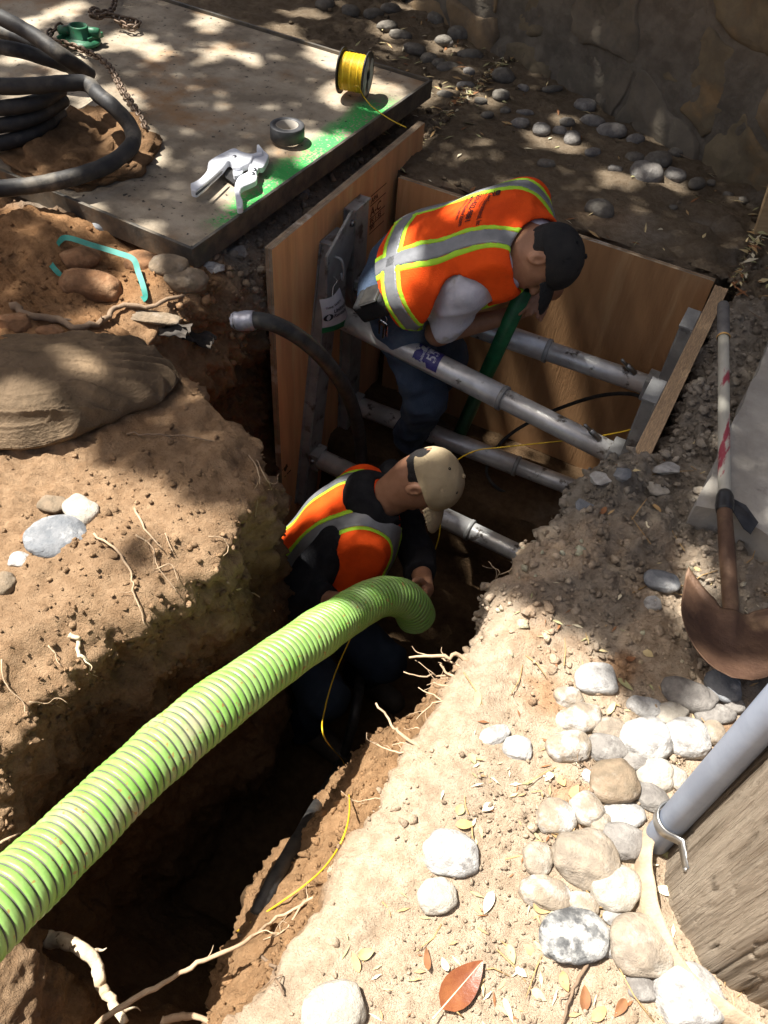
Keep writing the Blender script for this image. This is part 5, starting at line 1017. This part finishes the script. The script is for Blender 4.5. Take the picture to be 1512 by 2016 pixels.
def hand_sdf(p, wr, d, n, side, curl=.75, spread=1.0):
    """wr wrist, d towards the knuckles, n out of the palm side, side +1/-1 picks the thumb's side"""
    d = _n(d); n = _n(np.asarray(n) - d * (np.asarray(n) @ d)); l = np.cross(d, n) * side; wr = np.asarray(wr, float)
    v = rc(p, wr, wr + d * .045, .024, .024)
    for k in range(4):
        off = (k - 1.5) * .0195; base = wr + d * (.088 - .006 * abs(k - 1.2)) + l * off * spread
        v = smin(v, rc(p, wr + d * .02 + l * off * .5, base, .015, .0115), .012)
    for k in range(4):
        off = (k - 1.5) * .0195; q = wr + d * (.088 - .006 * abs(k - 1.2)) + l * off * spread; ln = (.036, .041, .038, .030)[k]; ang = .25
        for s_, (f_, r0, r1) in enumerate(((1.0, .0105, .0095), (.68, .0095, .0088), (.55, .0088, .0075))):
            ang += curl * (.75, 1.0, .7)[s_]; e_ = d * math.cos(ang) + n * math.sin(ang); q2 = q + e_ * ln * f_; v = smin(v, rc(p, q, q2, r0, r1), .004); q = q2
    q = wr + d * .02 - l * .022 + n * .008
    for ln, a_, r0, r1 in ((.038, .75, .014, .012), (.030, .45, .0115, .0105), (.024, .15, .0105, .0085)):
        e_ = _n(d * math.cos(a_) - l * math.sin(a_) + n * .45); q2 = q + e_ * ln; v = smin(v, rc(p, q, q2, r0, r1), .006); q = q2
    return v
class Fig:
    def __init__(s, **k): s.__dict__.update(k)
def make_figure(J):
    g = Fig(**J); g.e1 = _n(g.e1); g.e2 = np.asarray(g.e2, float); g.e2 = _n(g.e2 - g.e1 * (g.e1 @ g.e2)); g.e3 = np.cross(g.e1, g.e2)
    g.T = np.stack([g.e2, g.e3, g.e1], 1); g.pel = np.asarray(g.pel, float)
    g.f = _n(g.f); g.u = np.asarray(g.u, float); g.u = _n(g.u - g.f * (g.u @ g.f)); g.r = np.cross(g.f, g.u); g.H = np.stack([g.r, g.f, g.u], 1)
    def tp(l, b_, s): return g.pel + g.e2 * l + g.e3 * b_ + g.e1 * s
    g.tp = tp; g.L = g.torso_len; g.w = J.get('w', 1.0); g.dp = J.get('dp', 1.0); g.hs = J.get('hs', 1.0); g.ah = J.get('ah', .085)
    g.shR, g.shL = (np.asarray(g.shR), np.asarray(g.shL)) if hasattr(g, 'shR') else (tp(-.175, -.01, g.L * .88), tp(.175, -.01, g.L * .88))
    g.neckb = tp(0, .0, g.L); g.hipR, g.hipL = tp(-.09, 0, -.03), tp(.09, 0, -.03)
    def torso(p, o=0.0):
        v = ell(p, tp(0, .0, g.L * .66), (.165 * g.w + o, .115 * g.dp + o, .20 + o), g.T); v = smin(v, ell(p, tp(0, -.005, g.L * .33), (.150 * g.w + o, .112 * g.dp + o, .18 + o), g.T), .06)
        v = smin(v, ell(p, tp(0, 0, .02), (.160 * g.w + o, .118 * g.dp + o, .13 + o), g.T), .06); v = smin(v, rc(p, tp(-.13 * g.w, 0, g.L * .9), tp(.13 * g.w, 0, g.L * .9), .058 + o, .058 + o), .06)
        return smin(v, rc(p, tp(0, .01, g.L * .9), g.neckb + (g.hc - g.neckb) * .2, .085 + o, .06 + o), .05)
    def legs(p, o=0.0):
        v = None
        for h_, k, a_ in ((g.hipR, g.kneeR, g.ankR), (g.hipL, g.kneeL, g.ankL)):
            w_ = smin(rc(p, h_, k, .085 + o, .060 + o), rc(p, k, a_, .060 + o, .046 + o * 1.2), .03); v = w_ if v is None else smin(v, w_, .03)
        return v
    def uarm(p, o=0.0, w_='RL'):
        v = None
        for c, s_, e_ in (('R', g.shR, g.elbR), ('L', g.shL, g.elbL)):
            if c in w_: x = rc(p, s_, e_, .054 + o, .043 + o); v = x if v is None else np.minimum(v, x)
        return v
    def farm(p, o=0.0, w_='RL'):
        v = None
        for c, e_, h_ in (('R', g.elbR, g.wrR), ('L', g.elbL, g.wrL)):
            if c in w_: x = rc(p, e_, h_, .043 + o, .029 + o); v = x if v is None else np.minimum(v, x)
        return v
    def head(p):
        q = (p - g.hc) @ g.H / g.hs; E = lambda c, r: ell(q, c, r)
        v = smin(E((0, -.012, .02), (.076, .096, .096)), E((0, .030, -.055), (.054, .060, .062)), .045)
        v = smin(v, rc(q, (0, .084, .012), (0, .106, -.030), .009, .0145), .014); v = smin(v, rc(q, (-.03, .080, .022), (.03, .080, .022), .011, .011), .012)
        for sg in (-1, 1): v = smax(v, -E((sg * .032, .097, .004), (.015, .013, .011)), .012)
        for sg in (-1, 1): v = smin(v, E((sg * .032, .079, .003), (.012, .012, .010)), .004)
        v = smin(v, E((0, .086, -.062), (.024, .012, .011)), .010); v = smax(v, -rc(q, (-.018, .099, -.0625), (.018, .099, -.0625), .003, .003), .004); v = smin(v, E((0, .078, -.100), (.022, .02, .018)), .02)
        for sg in (-1, 1):
            er = E((sg * .081, -.012, -.008), (.011, .021, .034)); er = smax(er, -E((sg * .092, -.006, -.004), (.009, .012, .020)), .006); v = smin(v, er, .008)
        return v * g.hs
    def skin(p):
        v = smin(head(p), rc(p, g.hc - g.u * .05 - g.f * .022, g.neckb, .056, .064), .03)
        v = smin(v, torso(p, -.012), .03); v = smin(v, uarm(p), .04); v = smin(v, farm(p), .02); v = smin(v, legs(p, -.006), .04)
        for wr, d, n, sd_, cu in g.hands: v = smin(v, hand_sdf(p, wr, d, n, sd_, cu), .014)
        for a_, t_ in ((g.ankR, g.toeR), (g.ankL, g.toeL)): v = smin(v, rc(p, np.asarray(a_) - [0, 0, .035], t_, .044, .036), .03)
        return v
    g.torso, g.legs, g.uarm, g.farm, g.head, g.skin = torso, legs, uarm, farm, head, skin
    return g
def bbox(P, m): P = np.array(P); return P.min(0) - m, P.max(0) + m
skinm = mat('skin', (.36, .185, .11), (.30, .15, .085), 25, .5, bump=.1, bscale=120, spec=.35)
orange = mat('orange_vest_mesh', (.95, .10, .010), (.80, .075, .008), 10, .8, bump=.5, bscale=260, spec=.15, c3=(.55, .085, .02), s3=7, t3=(.6, .85))
lime = mat('lime_trim', (.42, .72, .03), (.36, .62, .03), 20, .7)
silver = mat('reflective_grey', (.24, .245, .255), (.19, .195, .205), 18, .4, .2, bump=.1, bscale=150)
denim = mat('denim', (.075, .105, .16), (.05, .075, .12), 9, .9, bump=.5, bscale=220, c3=(.11, .14, .18), s3=6, t3=(.5, .7), spec=.15)
denim_d = mat('dark_denim', (.03, .04, .06), (.02, .03, .045), 9, .9, bump=.5, bscale=220, spec=.15)
white_c = mat('white_cotton', (.62, .61, .66), (.52, .51, .56), 8, .9, bump=.3, bscale=150, c3=(.40, .38, .34), s3=9, t3=(.58, .72), spec=.15)
black_c = mat('black_fleece', (.012, .012, .014), (.02, .02, .022), 20, .95, bump=.4, bscale=150, spec=.15)
hairm = mat('black_hair', (.012, .010, .009), rough=.6, bump=.6, bscale=220)
bootm = mat('boot_leather', (.06, .045, .03), (.04, .03, .02), 20, .7, bump=.3, bscale=60)
def wrinkle(p, g, a=.004, sc=14, seed=0):
    q = (p - g.pel) @ g.T; r_ = 1 - np.clip(np.abs(vnoise(q * [1.0, 1.0, .40], sc * .8, seed + 2)) / .3, 0, 1); return a * fbm(q * [1.0, 1.0, .45], sc, 2, seed) - a * .9 * r_ + a * .3
def build_person(g, label, vest_hem, short, shirt_m, jean_m, cap_m, bands, boots, text=None, h=.006):
    root = empty('person', (g.pel[0], g.pel[1], min(g.ankR[2], g.ankL[2]) - .08), label, 'person')
    allp = [g.hc, g.pel, g.shR, g.shL, g.elbR, g.elbL, g.wrR, g.wrL, g.kneeR, g.kneeL, g.ankR, g.ankL, g.toeR, g.toeL]
    P, F = nets(g.skin, *bbox(allp, .2), .0055, 1); body = mesh('body', P, F, skinm, root)
    # trousers
    def jf(p):
        pv = smin(ell(p, g.tp(0, 0, .01), (.165 * g.w + .012, .118 * g.dp + .014, .13), g.T), ell(p, g.tp(0, 0, -.05), (.17, .125, .10), g.T), .05); pv = smax(pv, ((p - g.pel) @ g.e1) - vest_hem - .05, .01)
        return smin(g.legs(p, .02), pv, .04) + wrinkle(p, g, .010, 13, 3)
    P, F = nets(jf, *bbox([g.pel, g.kneeR, g.kneeL, g.ankR, g.ankL, g.hipR, g.hipL], .2), .007, 1); mesh('trousers', P, F, jean_m, root)
    for a_, t_ in ((g.ankR, g.toeR), (g.ankL, g.toeL)):
        P, F = nets(lambda p: smin(rc(p, np.asarray(a_) + [0, 0, .05], np.asarray(a_) - [0, 0, .03], .052, .056), rc(p, np.asarray(a_) - [0, 0, .035], t_, .052, .045), .02), *bbox([a_, t_], .14), .008, 1); mesh('boot', P, F, boots, root)
    # shirt with sleeves
    def sf(p):
        v = g.torso(p, .002)
        for s_, e_, w_ in ((g.shR, g.elbR, g.wrR), (g.shL, g.elbL, g.wrL)):
            s_, e_, w_ = map(np.asarray, (s_, e_, w_))
            if short:
                en = s_ + (e_ - s_) * .78; a_ = rc(p, s_, en, .060, .071); a_ = smax(a_, (p - en) @ _n(e_ - s_) - .008, .006); v = smin(v, a_, .03)
            else:
                en = e_ + (w_ - e_) * .62; a_ = smin(rc(p, s_, e_, .071, .066), smax(rc(p, e_, en, .066, .053), (p - en) @ _n(w_ - e_), .006), .02); v = smin(v, a_, .03)
        return v + wrinkle(p, g, .008, 13, 5)
    P, F = nets(sf, *bbox([g.pel, g.shR, g.shL, g.elbR, g.elbL, g.neckb] + ([] if short else [g.wrR, g.wrL]), .17), .006, 1); mesh('shirt', P, F, shirt_m, root)
    # vest
    def vest(p):
        v = g.torso(p, .027); q = (p - g.pel) @ g.T
        v = smin(v, ell(p, g.tp(0, -.01, vest_hem + .10), (.175 * g.w + .02, .125 * g.dp + .02, .16), g.T), .08)
        v = v + wrinkle(p, g, .009, 8, 9)
        v = smax(v, vest_hem - q[:, 2] + .012 * np.sin(q[:, 0] * 22), .006); v = smax(v, np.abs(q[:, 0]) - .178 * g.w - .05 * sstep(g.L * .62, g.L * .3, q[:, 2]), .008)
        for s_, e_ in ((g.shR, g.elbR), (g.shL, g.elbL)):
            s_, e_ = np.asarray(s_), np.asarray(e_); v = smax(v, -rc(p, s_ + (s_ - g.tp(0, 0, g.L * .8)) * .12, s_ + (e_ - s_) * .8 + (s_ - g.tp(0, 0, g.L * .8)) * .12, g.ah, g.ah), .008)
        nb_ = np.asarray(g.neckb); v = smax(v, -rc(p, nb_ + (g.hc - nb_) * .12 - g.e3 * .02, nb_ + (g.hc - nb_) * 1.0, .078, .12), .008)
        return smax(v, -rc(p, g.tp(0, -.17, g.L * .95), g.tp(0, -.15, g.L * .45), .06, .008), .008)
    bb = bbox([g.tp(0, 0, vest_hem), g.tp(0, 0, g.L), g.shR, g.shL, g.tp(.2, 0, vest_hem), g.tp(-.2, 0, vest_hem)], .17)
    P, F = nets(vest, *bb, .006, 1); vo = mesh('vest', P, F, orange, root); VB = BVHTree.FromPolygons([Vector(v) for v in P], [tuple(f) for f in F.tolist()])
    def band(qf, w0, w1, lift, m, name):
        def bf_(p): q = (p - g.pel) @ g.T; a_ = np.abs(qf(q)); x = np.maximum(vest(p) - lift, -vest(p) - .014); x = smax(x, a_ - w1, .001); return smax(x, w0 - a_, .001) if w0 > 0 else x
        P, F = nets(bf_, *bb, .0045, 1)
        if len(F): mesh(name, P, F, m, vo)
    for qf in bands:
        band(qf, 0, .0265, .0032, silver, 'reflective_strip'); band(qf, .0255, .043, .0026, lime, 'lime_trim')
    # cap
    def cl(p): return (p - g.hc) @ g.H / g.hs
    def crown(p):
        q = cl(p); v = ell(q, (0, -.004, .034), (.089, .108, .099)); v = np.abs(v + .004) - .004
        v = v + .0022 * fbm(q, 26, 2, 2); v = smax(v, .016 - q[:, 2] - .22 * np.clip(-q[:, 1], 0, 1), .004)
        if g.cap_open: v = smax(v, -ell(q, (0, -.115, .022), (.034, .05, .026)), .005)
        return v
    P, F = nets(crown, *bbox([g.hc + g.u * .03], .18), .004, 1); co = empty('cap', g.hc); co.parent = root; co.matrix_parent_inverse = root.matrix_basis.inverted()
    bpy.data.objects.remove(co); co = mesh('cap', P, F, cap_m, root)
    def brim(p):
        q = cl(p); z0 = .024 + .012 - 5.5 * q[:, 0] ** 2 - .9 * np.clip(q[:, 1] - .08, 0, 1) ** 2 * 4
        v = np.abs(q[:, 2] - z0) - .0035; e_ = (np.sqrt((np.abs(q[:, 0]) / .082) ** 2.6 + (np.clip(q[:, 1] - .07, 0, 9) / .112) ** 2.6 + 1e-9) ** .75 - 1) * .07
        return smax(smax(v, e_, .004), .062 - q[:, 1], .004)
    P, F = nets(brim, *bbox([g.hc + g.f * .1], .18), .004, 1); mesh('brim', P, F, cap_m, co)
    P, F = nets(lambda p: ell(cl(p), (0, -.004, .134), (.009, .009, .006)), *bbox([g.hc + g.u * .133 * g.hs], .03), .003, 0); mesh('button', P, F, cap_m, co)
    for sg, yy in ((-1, .04), (1, .04), (-1, -.06), (1, -.06)):
        dl = _n([sg * .06, yy, .10]); c = np.array([0, -.004, .034]) + dl * [.089, .108, .099] * 1.0; c = g.hc + g.H @ c * g.hs; nn_ = g.H @ dl
        V, F = latheVF([(.002, 0), (.0045, 0), (.0045, .0016), (.002, .0016), (.002, 0)], 12, nn_, c - nn_ * .0005); mesh('eyelet', V, F, black_c, co)
    # hair below the cap
    def hf(p):
        q = cl(p); v = ell(q, (0, -.014, .016), (.0785, .0955, .089)) + .002 * fbm(q, 60, 2, 4); v = smax(v, q[:, 1] - .012 + .5 * np.clip(-.02 - q[:, 2], 0, 1), .006)
        v = smax(v, -.085 - q[:, 2] - .2 * np.clip(q[:, 1] + .02, -1, 1), .006)
        for sg in (-1, 1): v = smax(v, -ell(q, (sg * .085, -.008, -.012), (.022, .026, .038)), .004)
        return v
    P, F = nets(hf, *bbox([g.hc], .14), .0045, 1); mesh('hair', P, F, hairm, root)
    if text: text(g, root, vo, VB)
    return root, vo, VB

# ---- worker bent over between the struts
def fold(*a): return np.array(a, float)
gU = make_figure(dict(pel=(-1.06, 2.345, -.10), e1=(.8, .05, .58), e2=(-.06, .95, .26), torso_len=.50, w=1.22, dp=1.1, hs=.95, hc=fold(-.565, 2.27, .19), u=CR * .85 + CB * .40 + CU * .22, f=-CU * .88 - CB * .42 + CR * .06,
    shR=fold(-.755, 2.19, .045), shL=fold(-.70, 2.55, .10), elbR=fold(-.87, 2.25, -.21), wrR=fold(-.66, 2.40, -.14), elbL=fold(-.60, 2.62, -.13), wrL=fold(-.585, 2.47, -.05),
    kneeR=fold(-.90, 2.30, -.56), ankR=fold(-1.0, 2.42, -.95), toeR=fold(-.83, 2.40, -1.0), kneeL=fold(-.92, 2.53, -.55), ankL=fold(-1.05, 2.60, -.95), toeL=fold(-.88, 2.58, -1.0),
    hands=[(fold(-.66, 2.40, -.14), (.7, .0, .75), (.55, -.6, .1), 1, .55), (fold(-.585, 2.47, -.05), (-.1, -.8, .3), (-.2, .1, -.8), -1, .5)], cap_open=False))
def vest_text(g, root, vo, VB):
    ink = mat('vest_ink', (.05, .01, .008), rough=.8); parts = []
    def place(V, l0, s0):
        out = []
        for v in V:
            p = g.tp(l0 - v[0], .4, s0 + v[1]); h_ = VB.ray_cast(Vector(p), Vector(-g.e3)); out.append(np.array(h_[0]) + g.e3 * .0022 if h_[0] is not None else g.tp(l0 - v[0], .13, s0 + v[1]))
        return np.array(out)
    L0, S0 = .088, .405
    for s_, sz, ds, dl, bo in (('Calent Environmental, Inc', .0230, 0, -.004, True), ('Engineering Contractors', .0085, -.011, 0, False), ('Environmental Services', .0085, -.020, .0, False), ('650-622-9881', .027, -.043, .004, True), ('www.calenv.com', .0235, -.066, .006, True), ('Contractors Lic. #890640', .0125, -.082, .010, True)):
        V, F = text2d(s_, sz, bo); V = V[:, :2]; V[:, 0] *= .165 / max(.165, V[:, 0].max()); parts.append((place(V, L0 + dl, S0 + ds), F))
    aa = np.linspace(0, 2 * np.pi, 22, endpoint=False); lf = np.c_[.013 + .013 * np.cos(aa) * (1 + .2 * np.cos(aa)), .032 + .0085 * np.sin(aa)]
    parts.append((place(lf, L0 + .004, S0), [tuple(range(22))]))
    sw = np.array([(-.002, .016), (.010, .0185), (.03, .018), (.032, .0215), (.030, .042), (.026, .042), (.027, .022), (.010, .0215), (-.002, .018)]); parts.append((place(sw, L0 + .004, S0), [tuple(range(9))]))
    V, F = join(parts); mesh('printed_lettering', V, F, ink, vo, smooth=False)
capd = mat('dark_cap_cotton', (.009, .009, .010), (.018, .017, .016), 14, .8, bump=.3, bscale=200)
pU, voU, VBU = build_person(gU, 'person in orange vest and dark cap bent double between the struts', .015, True, white_c, denim, capd,
    [lambda q: q[:, 0] + .125 + 0 * q[:, 1], lambda q: q[:, 0] - .125, lambda q: q[:, 2] - .085], bootm, vest_text)
# belt pouch and keys at the hip
pc_ = gU.tp(-.19, .06, -.02); V, F = boxVF(.10, .075, .12, .014, (0, 0, 0), gU.T); mesh('belt_pouch', V + pc_, F, mat('black_nylon', (.012, .012, .013), (.02, .02, .02), 30, .8, bump=.3, bscale=120), pU)
V, F = boxVF(.09, .012, .075, .006, (0, 0, 0), gU.T); mesh('pouch_flap', V + pc_ + gU.T @ np.array([-.012, .040, .016]), F, blk, pU)
kr = pc_ + np.array([.05, -.03, -.03]); tt = np.linspace(0, 2 * np.pi, 20)
V, F = tubeVF(np.c_[kr[0] + .014 * np.cos(tt), np.full(20, kr[1]), kr[2] + .014 * np.sin(tt)], .0015, 6, False); mesh('key_ring', V, F, stl, pU)
for i, (dx, ln) in enumerate(((-.008, .055), (.004, .065), (.012, .05))):
    a_ = kr + [dx, 0, -.014]; V, F = boxVF(.008, .002, ln, .0008, a_ + [dx * .5, -.003 * i, -ln / 2]); mesh('key', V, F, stl, pU, smooth=False)
    V, F = latheVF([(0, -.001), (.010, -.001), (.010, .001), (0, .001)], 14, (0, 1, 0), a_ + [0, -.003 * i, -.004]); mesh('key', V, F, stl, pU)

# ---- worker below him holding the hose
gL = make_figure(dict(pel=(-1.0, 1.44, -.97), e1=(.26, .22, .53), e2=(-.38, .9, .0), torso_len=.56, w=1.12, dp=1.3, ah=.062, hs=.98, hc=fold(-.63, 1.695, -.335), u=CR * .80 + CB * .50 + CU * .30, f=-CU * .88 - CB * .42 + CR * .26,
    shR=fold(-.82, 1.475, -.535), shL=fold(-.80, 1.82, -.55), elbR=fold(-.865, 1.30, -.68), wrR=fold(-.675, 1.30, -.555), elbL=fold(-.62, 1.70, -.72), wrL=fold(-.50, 1.49, -.585),
    kneeR=fold(-.70, 1.2, -1.03), ankR=fold(-.80, 1.22, -1.36), toeR=fold(-.62, 1.2, -1.42), kneeL=fold(-.60, 1.47, -1.1), ankL=fold(-.72, 1.52, -1.36), toeL=fold(-.55, 1.5, -1.42),
    hands=[(fold(-.675, 1.30, -.555), (.85, .1, .05), (.1, .75, .55), -1, .5), (fold(-.50, 1.49, -.585), (.25, -.9, .45), (-.85, -.1, .1), 1, .55)], cap_open=True))
capt = mat('tan_cap_cotton', (.42, .33, .20), (.36, .28, .165), 12, .85, bump=.3, bscale=200)
pL, voL, VBL = build_person(gL, 'person in tan cap, black sweatshirt and orange vest gripping the green hose', .03, False, black_c, denim_d, capt,
    [lambda q: q[:, 0] + .105, lambda q: q[:, 0] - .105, lambda q: q[:, 2] - .20], bootm)
# the sweatshirt's hood lying on his shoulders
def hood(p):
    v = ell(p, gL.tp(.01, .055, gL.L * 1.03), (.115, .075, .07), gL.T); v = smin(v, ell(p, gL.tp(0, .0, gL.L * 1.07), (.10, .095, .06), gL.T), .04)
    v = smax(v, -rc(p, gL.hc - gL.u * .02, gL.neckb, .085, .066), .012); return v + wrinkle(p, gL, .008, 12, 8)
P, F = nets(hood, *bbox([gL.neckb], .24), .006, 1); mesh('hood', P, F, black_c, pL)
# ------------------------------------------------------------ the tree that shades the place: it stands outside the picture, to the left
leaf_m = mat('leaf', (.06, .10, .03), (.09, .13, .04), 3, .6)
bark_m = mat('bark', (.12, .09, .06), (.07, .055, .04), 9, .95, bump=.8, bscale=20, stretch=(3, 3, .6))
TB = np.array([-6.6, 3.3, 0.0])
tree = empty('tree', TB, 'leafy tree outside the picture whose crown dapples the ground with shade', 'tree')
tr = [TB + [0, 0, -.2], TB + [.05, .1, 1.2], TB + [.2, -.05, 2.6], TB + [.3, .1, 3.8], TB + [.35, 0, 5.2], TB + [.3, .1, 6.6]]
trunk = tube('trunk', tr, [.26, .21, .18, .15, .10, .04], bark_m, tree, 14, 6, jitter=.5)
def cover(g):
    gx, gy = g[:, 0], g[:, 1]
    q = np.c_[g[:, 0] * 1.0, g[:, 1], np.zeros(len(g))]
    wob = .12 * fbm(q, 3.0, 3, 60)
    c = np.full(len(g), .90)
    c = np.where((gx > -1.2) & (gx < -.45) & (gy > 2.05) & (gy < 2.85), .68, c)
    c = np.where((gx > -1.15) & (gx < -.5) & (gy > 1.3) & (gy <= 2.05), .70, c)
    c = np.where((gx < -1.42) & (gy > 1.6), .60, c)                        # over the lid
    c = np.where((gx < -1.15) & (gy > .9) & (gy <= 1.75), .62, c)            # over the left mound
    c = np.where((gx > -.3) & (gy < 2.4) , .80, c)
    c = np.where(gy > 2.75, np.where(gx < -1.5, .62, .79), c)
    c = np.where((gx > -.62) & (gy + wob < 1.17), 0, c)                      # open over the right bank and the hose
    c = np.where((gx <= -.62) & (gx > -1.7) & (gy + wob < 1.02), 0.02, c)
    c = np.where((gx <= -1.7) & (gy + wob < .75), .2, c)
    for sx_, sy_, sr in ((-1.56, 2.17, .13), (-1.57, 3.06, .19), (-.80, 2.42, .10), (-.78, 1.73, .09), (-1.02, 2.62, .10)):
        c = np.where((gx - sx_) ** 2 + (gy - sy_) ** 2 < sr ** 2, .15, c)
    return c
r = np.random.default_rng(31); NL = 90000
g = np.c_[r.uniform(-4.6, 2.0, NL), r.uniform(-.3, 6.0, NL)]
q = np.c_[g, np.zeros(NL)]
patch = .5 + .5 * (vnoise(q, 5.2, 91) * .75 + vnoise(q, 11, 95) * .45)
keep = patch < cover(g) * 1.02
g = g[keep]; n = len(g); h = r.uniform(4.6, 6.8, n)
c0 = np.c_[g, np.zeros(n)] - TRAVEL / TRAVEL[2] * -h[:, None] * -1 if False else np.c_[g, np.zeros(n)] + (-TRAVEL / -TRAVEL[2])[None] * h[:, None]
L = r.uniform(.035, .062, n)[:, None]; W = L * r.uniform(.4, .6, (n, 1))
ax = r.normal(size=(n, 3)); ax /= np.linalg.norm(ax, axis=1)[:, None]; nn_ = r.normal(size=(n, 3)) * .55 - TRAVEL
bx_ = np.cross(nn_, ax); bx_ /= np.linalg.norm(bx_, axis=1)[:, None]; ax = np.cross(bx_, nn_); ax /= np.linalg.norm(ax, axis=1)[:, None]
V = np.stack([c0 - ax * L, c0 + bx_ * W, c0 + ax * L, c0 - bx_ * W], 1).reshape(-1, 3)
F = np.arange(n * 4).reshape(n, 4)
crown = mesh('crown', V, F, leaf_m, tree, smooth=False); crown['kind'] = 'stuff'
for k in range(11):
    t0 = tr[3] + (np.array(tr[5]) - tr[3]) * random.random(); i = int(r.integers(n)); e_ = c0[i]
    mid = (np.array(t0) + e_) / 2 + r.uniform(-.3, .3, 3)
    tube('limb', [t0, mid, e_], [.06, .035, .012], bark_m, tree, 8, 6)
